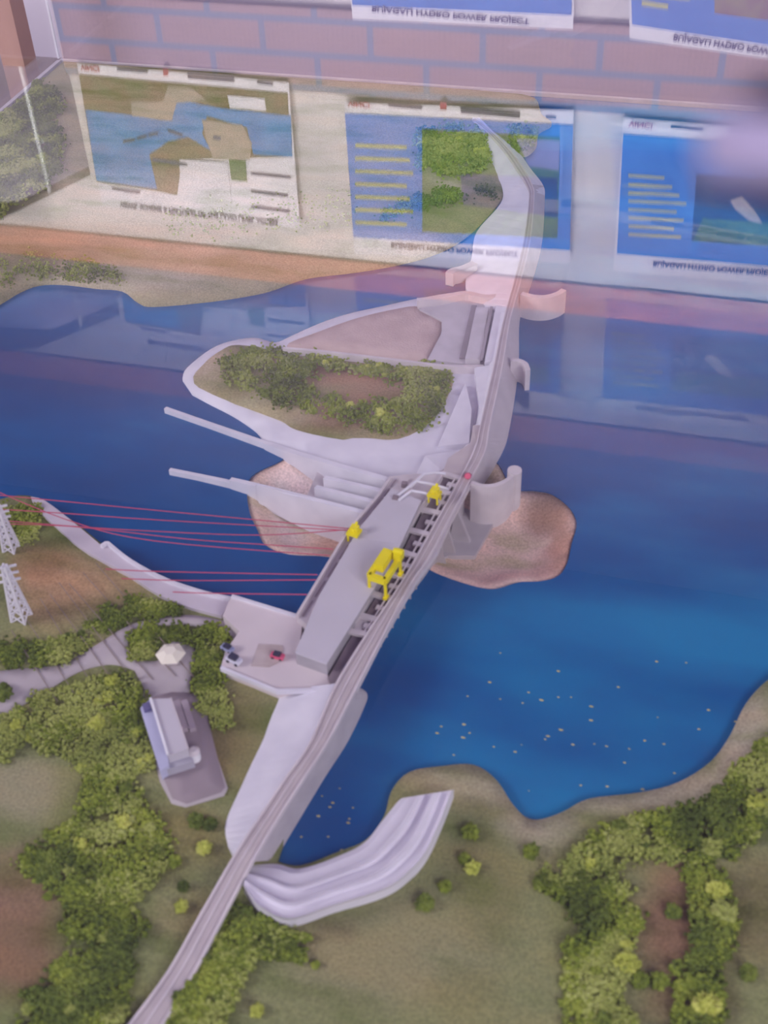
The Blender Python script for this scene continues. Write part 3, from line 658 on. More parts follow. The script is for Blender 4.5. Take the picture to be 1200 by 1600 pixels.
# gate bays: raised dark floor, outer beam, cross beams
crestL = [(525, 1067), (575, 988), (617, 925), (652, 872), (690, 800), (720, 747)]
bay = [(512, 1060), (541, 1008), (562, 975), (620, 880), (655, 812), (690, 742), (716, 748), (690, 806), (650, 880), (575, 996), (522, 1080)]
prism_px(bay, .030, ZP, M_DARK, 'bay_floor', ph)  # raised bay floor; shade of deep bays put into its dark colour
prism_px([(525, 1069), (575, 989), (617, 926), (652, 873), (690, 801), (719, 748), (738, 752), (706, 812), (684, 862), (650, 908), (596, 1001), (558, 1076)], ZC+.001, ZC-.005, M_PALE, 'crest_deck', ph)
prism_px([(525, 1069), (575, 989), (617, 926), (652, 873), (690, 801), (719, 748), (726, 752), (694, 812), (668, 862), (633, 908), (582, 993), (540, 1076)], ZC-.005, ZP, M_GREY, 'crest_wall', ph)
beams = [((690, 740), (720, 748)), ((674, 764), (706, 773)), ((655, 795), (690, 803)), ((637, 827), (671, 836)), ((619, 860), (652, 870)), ((600, 894), (634, 903)), ((579, 927), (613, 936)), ((561, 961), (592, 970)), ((541, 985), (575, 993))]
for i, (a, c) in enumerate(beams):
    b = MB(); b.bar(P(*a, ZC), P(*c, ZC), .0060, .0035); b.build('cross_beam', M_PALE, ph)
for (a, c), (a2, c2) in zip(beams, beams[1:]):
    m0 = tuple((x+y)/2 for x, y in zip(a, a2)); m1 = tuple((x+y)/2 for x, y in zip(c, c2))
    mm = tuple(lerp(x, y, .55) for x, y in zip(m0, m1))
    b = MB(); b.bar(P(*mm, ZC-.001), P(*m1, ZC-.001), .0055, .003); b.build('short_beam', M_PALE, ph)
def rail(k, w, z, nm):
    pts = [P(lerp(a[0], c[0], k), lerp(a[1], c[1], k), z) for a, c in beams]; b = MB(); b.fence(pts, z-.0025, w); b.build(nm, M_PALE, ph)
rail(.72, .0016, ZC+.001, 'crane_rail'); rail(.97, .003, ZC+.002, 'crane_rail'); rail(.03, .003, ZC+.001, 'crane_rail')
prism_px([(612, 744), (640, 741), (692, 738), (692, 746), (660, 800), (620, 770)], ZC-.002, ZP, M_PALE, 'end_slab', ph)
prism_px([(541, 986), (575, 994), (592, 971), (561, 962)], ZC-.003, .01, M_PALE, 'bay_slab', ph)
# stub piers under the crest on the lake side
for i in range(13):
    t = i/12; q = (lerp(683, 572, t), lerp(866, 1046, t)); q = (q[0]-5, q[1]-2); p = P(*q, ZC-.006)
    b = MB(); b.prism([P(q[0]-12, q[1]-12, ZC-.006), P(q[0]+1, q[1]-9, ZC-.007), P(q[0]+1, q[1]-4, ZC-.007), P(q[0]-12, q[1]-6, ZC-.006)], ZC-.022); b.build('pier', M_GREY, ph)
# buttress fins standing in the dry bed
for (tp, ba, bo) in (((713, 792), (702, 846), (738, 853)), ((698, 820), (688, 866), (714, 868)), ((686, 842), (680, 884), (698, 882))):
    a, base, c = P(*tp, ZC-.004), P(*ba, ZP), P(*bo, ZP); d = c-base; q = Vector((-d.y, d.x, 0)).normalized()*.0025
    b = MB(); b.add([a+q, a-q, base+q, base-q, c+q, c-q], [(0, 2, 4), (1, 5, 3), (0, 1, 3, 2), (0, 4, 5, 1), (2, 3, 5, 4)]); b.build('buttress', M_GREY, ph)
b = MB(); b.prism([P(a, c, ZP+.006) for a, c in ((718, 790), (740, 800), (775, 812), (768, 822), (742, 868), (700, 868), (676, 882), (690, 840))], ZP-.002)
tag(b.build('intake_slab', M_GREY), 'flat grey concrete slab at the foot of the tall curved wall', 'slab')
b = MB(); b.tube([P(731, 744, ZC+.002), P(731, 744, ZC+.009)], [.0042, .003], 12)
tag(b.build('marker_peg', M_PINK), 'small pink marker peg on the crest road at the powerhouse corner', 'marker')
# conduits over the roof end
pr = thing('pipe_rack', 'bent white pipes crossing the roof end of the powerhouse', 'pipe', P(650, 760, ZR))
for px in ([(617, 778), (650, 752), (672, 756), (700, 764)], [(623, 781), (643, 767), (662, 770), (678, 775)], [(640, 762), (662, 741), (680, 738), (696, 740)]):
    b = MB(); b.tube([P(a, c, ZR+.003) for a, c in px], .0016, 8); b.build('pipe', M_WHITE, pr)
for q in (P(618, 779, ZR+.002), P(632, 757, ZC+.004)): b = MB(); b.box(q, .006, .005, .006); b.build('pipe_valve', M_DARK, pr)

# ---- channels and training walls left of the deck
tw = thing('training_wall', 'upper long thin white wall reaching left into the water from the powerhouse', 'wall', P(415, 692, 0))
b = MB(); b.fence([P(258, 637, .007), P(330, 662, .007), P(415, 691, .009)], -.001, .005); b.build('thin_wall', M_WHITE, tw)
b = MB(); b.fence([P(415, 691, .009), P(460, 706, .016), P(530, 727, .028), P(605, 748, ZC)], [-.001, -.004, ZP, ZP], .007); b.build('thick_wall', M_WHITE, tw)
tw = thing('training_wall', 'lower long thin white wall reaching left over the sandy dry bed', 'wall', P(360, 752, 0))
b = MB(); b.fence([P(265, 733, .007), P(310, 742, .007), P(364, 753, .009)], -.001, .005); b.build('thin_wall', M_WHITE, tw)
b = MB(); b.fence([P(360, 748, .013), P(400, 757, .017), P(480, 777, .027), P(577, 802, ZC)], [-.001, -.012, ZP, ZP], .006)
b.add(*(lambda a, c, e, f: ([a, c, e, f, a-Vector((0, 0, .03)), c-Vector((0, 0, .03))], [(0, 1, 2), (0, 2, 3), (4, 5, 1, 0), (1, 5, 2), (0, 3, 4), (5, 4, 3, 2)]))(P(400, 757, .022), P(577, 802, ZC-.001), P(546, 832, ZP+.012), P(470, 800, ZP+.006)))
b.build('thick_wall', M_WHITE, tw)
for pa, pb, lab in ((((507, 745), (605, 768)), .007, 'upper of the two short white piers dividing the outlet channels'), (((493, 760), (592, 785)), .007, 'lower of the two short white piers dividing the outlet channels')):
    b = MB(); b.fence([P(*pa[0], .020), P((pa[0][0]+pa[1][0])/2, (pa[0][1]+pa[1][1])/2, .028), P(*pa[1], ZC)], ZP, .0058)
    tag(b.build('channel_pier', M_WHITE), lab, 'wall')
b = MB(); a1, a2, a3, a4 = P(500, 728, .006), P(612, 752, -.016), P(585, 806, -.016), P(478, 778, .006)
b.add([a1, a2, a3, a4]+[Vector((v.x, v.y, ZP-.001)) for v in (a1, a2, a3, a4)], [(0, 1, 2, 3), (7, 6, 5, 4), (0, 4, 5, 1), (1, 5, 6, 2), (2, 6, 7, 3), (3, 7, 4, 0)])
tag(b.build('channel_floor', M_PALE), 'sloping pale floor of the three outlet channels', 'slab')

# ================================================================== PLAZA AND THINGS ON IT
ZL = .026
b = MB(); b.prism([P(a, c, ZL) for a, c in ((362, 930), (474, 964), (466, 1018), (512, 1036), (513, 1066), (527, 1066), (520, 1078), (432, 1078), (345, 1042), (352, 1018), (374, 986), (348, 962))], .002)
plz = thing('forecourt', 'pale angular forecourt platform at the near end of the powerhouse', 'pavement', P(430, 1020, ZL))
b.build('platform', mat('forecourt_pale', (216, 204, 208), (208, 196, 200), 20, .8), plz)
b = MB(); b.fence([P(a, c, ZL+.003) for a, c in ((345, 1042), (432, 1078), (522, 1076))], ZL-.002, .003); b.build('parapet', M_WHITE, plz); b = MB(); b.fence([P(a, c, ZL+.003) for a, c in ((362, 930), (470, 963))], ZL-.002, .003); b.build('parapet', M_WHITE, plz)
b = MB(); b.prism([P(a, c, ZL+.0008) for a, c in ((404, 1006), (442, 1008), (444, 1030), (420, 1042), (392, 1040))], ZL-.001); b.build('worn_patch', mat('worn_patch', (176, 160, 158), (190, 176, 176), 60, .9), plz)
def box_on(px, py, z, sx, sy, sz, ang, m, name, parent, up=0):
    c = P(px, py, z); b = MB(); b.box((c.x, c.y, z+sz/2+up), sx, sy, sz, (math.cos(ang), math.sin(ang), 0)); return b.build(name, m, parent)
def car(px, py, label, m, ang, k=1.0):
    t = thing('car', label, 'car', P(px, py, ZL)); z = ZL
    box_on(px, py, z, .013*k, .006*k, .0035*k, ang, m, 'body', t, .0012)
    box_on(px, py, z, .007*k, .0052*k, .0028*k, ang, mat('car_window', (60, 60, 80), None, 20, .3), 'cabin', t, .0045*k)
    c = P(px, py, z)
    for i in (-1, 1):
        for j in (-1, 1):
            w = MB(); ux, uy = math.cos(ang), math.sin(ang); q = Vector((c.x+i*.004*k*ux-j*.003*k*uy, c.y+i*.004*k*uy+j*.003*k*ux, z+.0014)); n_ = Vector((-uy, ux, 0))*.0006
            w.tube([q-n_, q+n_], .0014*k, 10); w.build('wheel', mat('tyre', (50, 46, 54), None, 20, .8), t)
    return t
car(434, 1028, 'tiny pink car parked on the pale forecourt', M_PINK, -.1)
car(356, 1016, 'tiny blue and white car at the left edge of the forecourt, further one', mat('pale_blue_paint', (170, 176, 214), None, 20, .4), -.3)
car(366, 1034, 'tiny white car at the left edge of the forecourt, nearer one', mat('white_paint', (226, 224, 240), None, 20, .4), -.3, 1.2)

# ================================================================== CRANES
AX = (P(617, 912, ZC)-P(602, 936, ZC)).normalized()
def gantry(a, c, L, H, label, w):
    """a, c: foot pixels of the near pair of legs"""
    A, C_ = P(*a, ZC+.002), P(*c, ZC+.002); t = thing('gantry_crane', label, 'crane', A)
    feet = [A, C_, A+AX*L, C_+AX*L]
    for f in feet:
        b = MB(); b.bar(f, f+Vector((0, 0, H)), w, w); b.box(f+Vector((0, 0, .001)), w*2.6, w*1.5, .003, AX); b.build('leg', M_YEL, t)
    up = Vector((0, 0, H))
    b = MB(); b.bar(A+up, C_+up, w*2.2, w*2.4); b.build('end_beam', M_YEL, t)
    b = MB(); b.bar(A+AX*L+up, C_+AX*L+up, w*2.2, w*2.4); b.build('end_beam', M_YEL, t)
    b = MB(); b.bar(A+up, A+AX*L+up, w*1.8, w*2.4); b.build('side_girder', M_YEL, t)
    b = MB(); b.bar(C_+up, C_+AX*L+up, w*1.8, w*2.4); b.build('side_girder', M_YEL, t)
    cr = (C_-A).normalized()
    b = MB(); b.box(A+up+AX*L*.62+cr*w*2.2+Vector((0, 0, w*1.6)), L*.7, w*4, w*3.4, AX); b.build('trolley_house', M_YEL, t)
    b = MB(); b.box(C_+AX*L*.92+up+Vector((0, 0, w*2.4)), w*3.4, w*3, w*4, AX); hd = b.build('hoist_drum', M_YEL, t)
    b = MB(); b.tube([C_+AX*L*.92+up+Vector((0, 0, w*4.2))-cr*w*2, C_+AX*L*.92+up+Vector((0, 0, w*4.2))+cr*w*2], w*1.2, 12); b.build('winch_barrel', M_YEL, hd)
    return t
gantry((578, 926), (603, 934), .036, .023, 'largest yellow gantry crane, standing on four legs over the gate bays', .0026)
def small_crane(px, py, label, z=ZC):
    c = P(px, py, z+.002); t = thing('rail_crane', label, 'crane', c); cr = AX.cross(Vector((0, 0, 1))).normalized()
    for i in (-1, 1):
        for j in (-1, 1):
            q = c+AX*.0045*i+cr*.005*j; b = MB(); b.bar(q, q+Vector((0, 0, .010)), .0018); b.build('leg', M_YEL, t)
    b = MB(); b.box(c+Vector((0, 0, .0105)), .012, .013, .003, AX); b.build('platform', M_YEL, t)
    b = MB(); b.box(c+Vector((0, 0, .0145))+AX*.002, .007, .008, .005, AX); b.build('cab', M_YEL, t)
    b = MB(); b.bar(c+Vector((0, 0, .013))-AX*.003, c+Vector((0, 0, .018))+AX*.008, .0025); b.build('jib', M_YEL, t)
    return t
small_crane(679, 783, 'small yellow rail crane near the pink marker at the far end of the bays')
small_crane(554, 843, 'small yellow rail crane on the left deck where the red wires meet')

# ================================================================== BUILDINGS ON THE LEFT BANK
def yz(px, py): p = P(px, py, .015); z = ground(p.x, p.y); return z if z else .015
zy = yz(280, 1150)+.003
bl = thing('long_building', 'long lilac flat-roofed building with lower white side roof in the yard', 'building', P(265, 1140, zy))
prism_px([(235, 1092), (267, 1091), (294, 1170), (262, 1180)], zy+.021, zy-.004, M_ROOF, 'main_block', bl); mblk = bpy.data.objects[-1] if False else COL.objects[-1]
prism_px([(219, 1106), (235, 1092), (262, 1180), (264, 1197), (250, 1204)], zy+.013, zy-.004, mat('side_roof', (196, 196, 226), None, 20, .6), 'side_block', bl)
prism_px([(262, 1180), (294, 1170), (303, 1189), (252, 1205)], zy+.010, zy-.004, mat('porch_roof', (184, 180, 194), None, 20, .6), 'porch_block', bl)
b = MB(); b.bar(P(235, 1091, zy+.022), P(262, 1179, zy+.022), .0022, .002); b.build('roof_ridge', mat('bright_white', (246, 244, 250), None, 20, .4), mblk)
b = MB(); b.bar(P(267, 1091, zy+.0215), P(294, 1170, zy+.0215), .0012, .002); b.build('roof_parapet', M_PALE, mblk)
b = MB(); b.prism([P(a, c, zy+.017) for a, c in ((222, 1100), (233, 1096), (236, 1106), (225, 1110))], zy+.01); b.build('roof_vent', mat('vent_dark', (110, 106, 150), None, 20, .5), bl)
kk = thing('tank_kiosk', 'tiny white drum standing at the lower right corner of the long building', 'kiosk', P(305, 1186, zy))
c = P(305, 1186, zy); b = MB(); b.tube([(c.x, c.y, zy-.003), (c.x, c.y, zy+.011)], .0055, 14); dr = b.build('drum', MATS['bright_white'], kk)
b = MB(); b.tube([(c.x, c.y, zy+.011), (c.x, c.y, zy+.014)], [.006, .003], 14); b.build('drum_lid', M_PALE, dr)
for (x0, y0, x1, y1, lab) in ((276, 1098, 290, 1142, 'left of the two thin grey sheds on the yard beside the long building'), (288, 1098, 302, 1142, 'right of the two thin grey sheds on the yard beside the long building')):
    b = MB(); b.bar(P(x0, y0, zy+.002), P(x1, y1, zy+.002), .006, .008); tag(b.build('storage_shed', mat('shed_grey', (166, 152, 162), None, 30, .8)), lab, 'shed')
zh = yz(268, 1024)
hx = thing('round_pavilion', 'cream hexagonal pavilion inside the hairpin of the road', 'pavilion', P(268, 1024, zh)); c = P(268, 1028, zh)
def hexpts(r, z, n=6, ph_=.3): return [Vector((c.x+r*math.cos(ph_+k*2*math.pi/n), c.y+r*math.sin(ph_+k*2*math.pi/n), z)) for k in range(n)]
M_CREAM = mat('cream_paint', (240, 232, 216), (232, 224, 210), 30, .6)
b = MB(); b.prism(hexpts(.0125, zh+.006), zh-.003); b.build('walls', M_PALE, hx)
R0, R1 = hexpts(.0150, zh+.006), hexpts(.006, zh+.011); b = MB(); b.add(R0+R1, [(k, (k+1) % 6, 6+(k+1) % 6, 6+k) for k in range(6)]+[tuple(range(6)), tuple(range(6, 12))]); b.build('hip_roof', M_CREAM, hx)

# ---- transmission towers and wires
def tower(foot, top, w, label, k):
    f = G(*foot); H = .001
    # height: raise until the projected head reaches the top pixel row
    while pix((f.x, f.y, f.z+H))[1] > top and H < .4: H += .001
    t = thing('transmission_tower', label, 'tower', f); M = M_WHITE; n = 7
    def corner(i, j, s): r = lerp(w, w*.22, s); return Vector((f.x+i*r, f.y+j*r, f.z+H*s))
    for i in (-1, 1):
        for j in (-1, 1): b = MB(); b.bar(corner(i, j, 0), corner(i, j, 1), .0013*k); b.build('leg', M, t)
    b = MB()
    for s in range(n):
        s0, s1 = s/n, (s+1)/n
        for (a, c_) in (((-1, -1), (1, -1)), ((1, -1), (1, 1)), ((1, 1), (-1, 1)), ((-1, 1), (-1, -1))):
            b.bar(corner(*a, s0), corner(*c_, s1), .0008*k); b.bar(corner(*c_, s0), corner(*a, s1), .0008*k)
    lt = b.build('lattice', M, t)
    for s in (.72, .84, .96):
        b = MB(); z = f.z+H*s; L = w*1.3
        b.bar((f.x-L, f.y-L*.6, z), (f.x+L, f.y+L*.6, z), .0013*k); b.build('cross_arm', M, lt)
    return t, H
TW1, H1_ = tower((18, 858), 790, .0065, 'white lattice transmission tower at the left edge, further one near the shore', 1.5)
TW2, H2_ = tower((34, 966), 884, .0075, 'white lattice transmission tower at the left, nearer one on brown soil', 1.5)
wires = [((-60, 768), (96, 783), (240, 797), (545, 826)), ((-60, 792), (100, 802), (240, 812), (545, 829)), ((-60, 808), (110, 822), (240, 830), (405, 836), (540, 828)), ((-60, 818), (104, 822), (290, 842), (415, 851), (520, 858)),
         ((-40, 752), (104, 812), (240, 845), (515, 868)), ((165, 889), (250, 893), (496, 898)), ((190, 904), (292, 907), (494, 906)), ((270, 925), (333, 927), (480, 929))]
wl = ['topmost red wire over the left channel', 'second red wire from the top over the left channel', 'red wire bending up to the small left crane', 'thickest red wire over the left channel, fourth from the top', 'faint red wire crossing the others near the sandy bed', 'upper red wire of the lower three, ending at the deck', 'middle red wire of the lower three, ending at the deck', 'lowest short red wire above the forecourt edge']
for w_, lab in zip(wires, wl):
    n = len(w_); b = MB(); pts = smoothpx(list(w_), 5)
    b.tube([P(a, c, ZC+.006) for a, c in pts], .00055, 6); tag(b.build('power_wire', M_RED), lab, 'wire', 'red wires strung to the powerhouse')
M_WD = mat('wire_shadow_dark', (146, 130, 122), None, 30, .8)  # thin tubes standing in for the shadows the wires cast on the slope
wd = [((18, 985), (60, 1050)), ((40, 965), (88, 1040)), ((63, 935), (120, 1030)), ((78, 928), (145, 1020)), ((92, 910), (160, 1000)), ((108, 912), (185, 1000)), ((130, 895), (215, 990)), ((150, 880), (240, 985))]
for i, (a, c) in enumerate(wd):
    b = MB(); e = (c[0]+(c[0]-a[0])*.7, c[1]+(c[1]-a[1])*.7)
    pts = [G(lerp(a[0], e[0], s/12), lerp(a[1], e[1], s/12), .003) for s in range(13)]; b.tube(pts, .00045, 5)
    tag(b.build('wire_shadow', M_WD), ('first','second','third','fourth','fifth','sixth','seventh','eighth')[i]+' from the left of the thin modelled wire shadows down the brown slope', 'wire', 'modelled wire shadows across the left slope')

# ================================================================== TERRACED COFFERDAM IN THE FOREGROUND
inn = smoothpx([(388, 1352), (432, 1350), (470, 1357), (530, 1337), (570, 1316), (596, 1284), (612, 1264), (622, 1252), (628, 1247)], 5)
outr = smoothpx([(380, 1384), (405, 1418), (452, 1438), (520, 1417), (600, 1392), (640, 1365), (666, 1335), (690, 1285), (709, 1234)], 5)
prof = [(.0, .010), (.10, .018), (.30, .020), (.36, .028), (.40, .029), (.46, .025), (.60, .026), (.66, .034), (.72, .035), (.78, .031), (.90, .032), (.96, .036), (1.0, .024)]
R2 = []
for (ia, ib), (oa, ob) in zip(inn, outr):
    q = [P(lerp(ia, oa, t), lerp(ib, ob, t), z) for t, z in prof]; R2.append(q+[Vector((q[-1].x, q[-1].y, .002)), Vector((q[0].x, q[0].y, .002))])
V, F = loft(R2); o = obj('terraced_embankment', V, F, mat('terrace_white', (228, 223, 234), (218, 213, 224), 30, .75))
tag(o, 'curved white embankment with three long terraces beside the near shore', 'embankment')

# ================================================================== TREES
def crown_mesh(seed, sub=4, rough=.40):
    bm = bmesh.new(); bmesh.ops.create_icosphere(bm, subdivisions=sub, radius=1.0)
    for v in bm.verts:
        n = noise.noise(v.co*2.2+Vector((seed*7.1, 0, 0)))*rough*1.4+noise.noise(v.co*6+Vector((0, seed*3.3, 0)))*rough+noise.noise(v.co*13+Vector((0, 0, seed)))*rough*.6
        v.co *= 1+n; v.co.z = v.co.z*.8+.62
    me = bpy.data.meshes.new('crown'); bm.to_mesh(me); bm.free(); return me
def foliage(name, a, b_, c):
    m = bpy.data.materials.new(name); m.use_nodes = True; N = m.node_tree.nodes; L = m.node_tree.links
    p = N['Principled BSDF']; p.inputs['Roughness'].default_value = .95; p.inputs['Specular IOR Level'].default_value = .1
    g = N.new('ShaderNodeNewGeometry'); n = N.new('ShaderNodeTexNoise'); n.inputs['Scale'].default_value = 260; n.inputs['Detail'].default_value = 3
    L.new(g.outputs['Position'], n.inputs['Vector'])
    n2 = N.new('ShaderNodeTexNoise'); n2.inputs['Scale'].default_value = 26; n2.inputs['Detail'].default_value = 2; L.new(g.outputs['Position'], n2.inputs['Vector'])
    ad = N.new('ShaderNodeMath'); ad.operation = 'MULTIPLY_ADD'; ad.inputs[1].default_value = .55; L.new(n2.outputs['Fac'], ad.inputs[0])
    mu = N.new('ShaderNodeMath'); mu.operation = 'MULTIPLY'; mu.inputs[1].default_value = .45; L.new(n.outputs['Fac'], mu.inputs[0]); L.new(mu.outputs[0], ad.inputs[2])
    r = N.new('ShaderNodeValToRGB'); e = r.color_ramp.elements; e[0].position = .38; e[0].color = lin(a); e[1].position = .62; e[1].color = lin(c); e.new(.5).color = lin(b_)
    L.new(ad.outputs[0], r.inputs[0]); L.new(r.outputs[0], p.inputs['Base Color'])
    bp = N.new('ShaderNodeBump'); bp.inputs['Strength'].default_value = .8; bp.inputs['Distance'].default_value = .002; L.new(n.outputs['Fac'], bp.inputs['Height']); L.new(bp.outputs[0], p.inputs['Normal'])
    return m
FG = foliage('flock_green', (84, 96, 40), (120, 134, 50), (150, 160, 66))
FD = foliage('flock_dark', (72, 84, 40), (98, 112, 48), (122, 134, 58))
FY = foliage('flock_bright', (150, 158, 66), (178, 184, 84), (198, 200, 104))
FP = foliage('flock_pale', (124, 134, 66), (150, 158, 80), (170, 176, 100))
M_TRUNK = mat('twig_brown', (88, 66, 48), None, 60, .9)
CR = {}
for key, m in (('g', FG), ('d', FD), ('y', FY), ('p', FP)):
    for i in range(4):
        me = crown_mesh(i+ord(key)); me.materials.append(m); CR[key, i] = me
tb = MB(); tb.tube([(0, 0, -.5), (0, 0, .4)], [.12, .08], 6); TRK = tb.build('trunk', M_TRUNK); TRKM = TRK.data; bpy.data.objects.remove(TRK)
NT = [0]
def tree(px, py, rpx, kind, label, group=None):
    global LASTT
    LASTT = None
    p = P(px, py+rpx*.3, .015); z = ground(p.x, p.y)
    if z is None: return
    p = P(px, py+rpx*.3, z); sc = rpx/ (FPX/(p-Vector((0, 0, CAM_H))).length)
    t = thing('model_tree', label, 'tree', p, group)
    c = bpy.data.objects.new('crown', CR[kind, random.randrange(4)]); COL.objects.link(c); c.parent = t
    c.rotation_euler = (0, 0, random.uniform(0, 6.28)); c.scale = (sc, sc, sc*random.uniform(.8, 1.0))
    k = bpy.data.objects.new('trunk', TRKM); COL.objects.link(k); k.parent = t; k.scale = (sc, sc, sc); NT[0] += 1; LASTT = t; return t
ROADPX = [(l[0]-7, l[1]) for l, q in roadrows]+[(q[0]+7, q[1]) for l, q in reversed(roadrows)]
def flock(name, label, polys, n, r0, r1, mats_, parentlist=None):
    """dense flock: countless tiny tufts, one object"""
    bm = bmesh.new(); bmesh.ops.create_icosphere(bm, subdivisions=1, radius=1.0)
    tv = [v.co.copy() for v in bm.verts]; tf = [tuple(v.index for v in f.verts) for f in bm.faces]; bm.free()
    V = []; F = []; MI = []
    xs = [p[0] for pl in polys for p in pl]; ys = [p[1] for pl in polys for p in pl]; k = 0; tries = 0
    while k < n and tries < n*40:
        tries += 1; x = random.uniform(min(xs), max(xs)); y = random.uniform(min(ys), max(ys))
        jx = x+noise.noise((x*.05, y*.05, 1))*16; jy = y+noise.noise((x*.05, y*.05, 7))*16
        if not any(inside(jx, jy, pl) for pl in polys): continue
        if noise.noise((x*.035, y*.045, 9)) < -.26+.1*random.random(): continue
        if noise.noise((x*.11, y*.13, 5)) < -.30: continue
        x += random.gauss(0, 5); y += random.gauss(0, 4)
        if inside(x, y, ROADPX): continue
        p = P(x, y, .015); z = ground(p.x, p.y)
        if z is None: continue
        hh = .003+.008*max(0, noise.noise((p.x*30, p.y*30, 4))+.4)
        s = random.uniform(r0, r1); zz_ = z+random.uniform(0, hh); b0 = len(V)
        for v in tv: q = v*s*random.uniform(.7, 1.25); V.append((p.x+q.x, p.y+q.y, zz_+q.z*.9))
        mi = min(len(mats_)-1, max(0, int((noise.noise((p.x*18, p.y*18, 12))*1.3+.5+random.uniform(-.25, .25))*len(mats_))))
        F += [tuple(i+b0 for i in f) for f in tf]; MI += [mi]*len(tf); k += 1
    me = bpy.data.meshes.new(name); me.from_pydata(V, [], F)
    for m in mats_: me.materials.append(m)
    me.polygons.foreach_set('material_index', MI); me.update()
    o = bpy.data.objects.new(name, me); COL.objects.link(o); tag(o, label, 'foliage', None, 'stuff'); return o
belts = [
 ('dense green foliage belt left of the road in the foreground', [[(130, 1200), (200, 1215), (240, 1270), (262, 1310), (250, 1370), (215, 1400), (222, 1450), (200, 1530), (190, 1620), (30, 1620), (45, 1545), (110, 1500), (105, 1400), (20, 1345), (80, 1300), (130, 1270)]], 3600, .0022, .0048, [FD, FG, FG, FP], 46, (9, 14), 'ggdp'),
 ('lighter green foliage patch left of the long building', [[(0, 1120), (60, 1095), (170, 1052), (212, 1062), (226, 1120), (238, 1190), (205, 1225), (150, 1215), (100, 1180), (40, 1165), (0, 1190)]], 1900, .002, .0042, [FG, FP, FP], 30, (7, 12), 'gppy'),
 ('dense green foliage clump right of the road below the terraces', [[(366, 1402), (400, 1438), (445, 1455), (484, 1468), (466, 1500), (400, 1494), (372, 1530), (362, 1565), (335, 1620), (250, 1620), (280, 1560), (325, 1480)]], 2400, .0022, .0048, [FD, FG, FG, FP], 26, (9, 14), 'ggd'),
 ('winding green foliage belt along the right shore', [[(895, 1340), (940, 1292), (1030, 1268), (1110, 1245), (1165, 1190), (1210, 1150), (1210, 1270), (1150, 1330), (1090, 1345), (1000, 1335), (965, 1355), (978, 1400), (995, 1440), (985, 1500), (960, 1540), (1000, 1620), (890, 1620), (885, 1490), (912, 1450), (880, 1405), (835, 1380)]], 4200, .0022, .0046, [FD, FG, FG, FP], 52, (9, 14), 'ggdp'),
 ('green foliage strip on the brown soil at the lower right', [[(1075, 1345), (1130, 1370), (1150, 1450), (1128, 1500), (1135, 1620), (1050, 1620), (1060, 1500), (1085, 1450)]], 1100, .0022, .0044, [FD, FG, FG], 14, (9, 13), 'ggd'),
 ('green foliage band curling round the hairpin road', [[(202, 995), (225, 984), (300, 978), (358, 988), (352, 1040), (345, 1085), (362, 1130), (340, 1138), (312, 1095), (302, 1050), (310, 1020), (290, 998), (240, 1004), (235, 1026), (208, 1028)]], 1500, .0018, .0038, [FG, FG, FP], 26, (6, 9), 'ggp'),
 ('green foliage strip above the curved road on the left bank', [[(140, 972), (200, 935), (240, 938), (290, 956), (200, 974), (140, 1004), (100, 1030), (60, 1042), (0, 1042), (0, 1008), (60, 1012), (105, 998)]], 1100, .0018, .0038, [FD, FG, FP], 16, (6, 9), 'gd'),
 ('green foliage patch at the tip of the left bank', [[(0, 792), (50, 782), (64, 800), (55, 838), (20, 850), (0, 832)]], 420, .002, .004, [FG, FP], 6, (6, 9), 'gp'),
 ('green foliage ring on the island mound', [[(345, 566), (400, 538), (450, 548), (640, 570), (698, 575), (704, 610), (688, 648), (640, 675), (590, 664), (575, 640), (620, 628), (640, 600), (560, 584), (480, 588), (460, 600), (500, 622), (575, 640), (590, 664), (520, 652), (470, 638), (400, 618), (355, 590)]], 2200, .002, .004, [FG, FG, FP], 30, (6, 10), 'ggpy'),
 ('bright green foliage on the far bank beside the dam', [[(655, 205), (740, 195), (765, 250), (750, 262), (700, 275), (655, 262)], [(798, 196), (840, 196), (836, 222), (806, 226)]], 900, .003, .006, [FG, FP, FP], 10, (7, 10), 'py'),
 ('thin dark hedge across the far bank beside the dam', [[(590, 332), (680, 300), (770, 292), (776, 302), (690, 314), (600, 346)]], 380, .002, .004, [FD, FG], 0, (5, 6), 'd'),
 ('dark green woodland at the left rear corner of the board', [[(-10, 190), (62, 122), (88, 150), (94, 262), (-10, 340)]], 2600, .003, .006, [FD, FD, FG, FP], 12, (8, 11), 'dg'),
 ('sparse green foliage along the near edge of the far bank', [[(0, 398), (60, 404), (120, 412), (200, 425), (190, 436), (100, 430), (40, 428), (0, 440)]], 320, .002, .0038, [FG, FP], 0, (5, 7), 'g'),
 ('sparse pale foliage on the far bank behind the sandy shore', [[(250, 330), (560, 290), (560, 345), (400, 370), (270, 372)]], 110, .002, .004, [FG, FP, FP], 0, (5, 7), 'g'),
]
SHORT = ['dense belt left of the road', 'pale thicket left of the long building', 'clump right of the road', 'belt along the right shore', 'strip on the lower right brown soil', 'band round the hairpin road', 'strip above the curved road', 'patch at the left bank tip', 'ring on the island', 'far bank wood beside the dam', 'far hedge', 'rear left corner woodland', 'far shore scrub', 'pale far scrub']
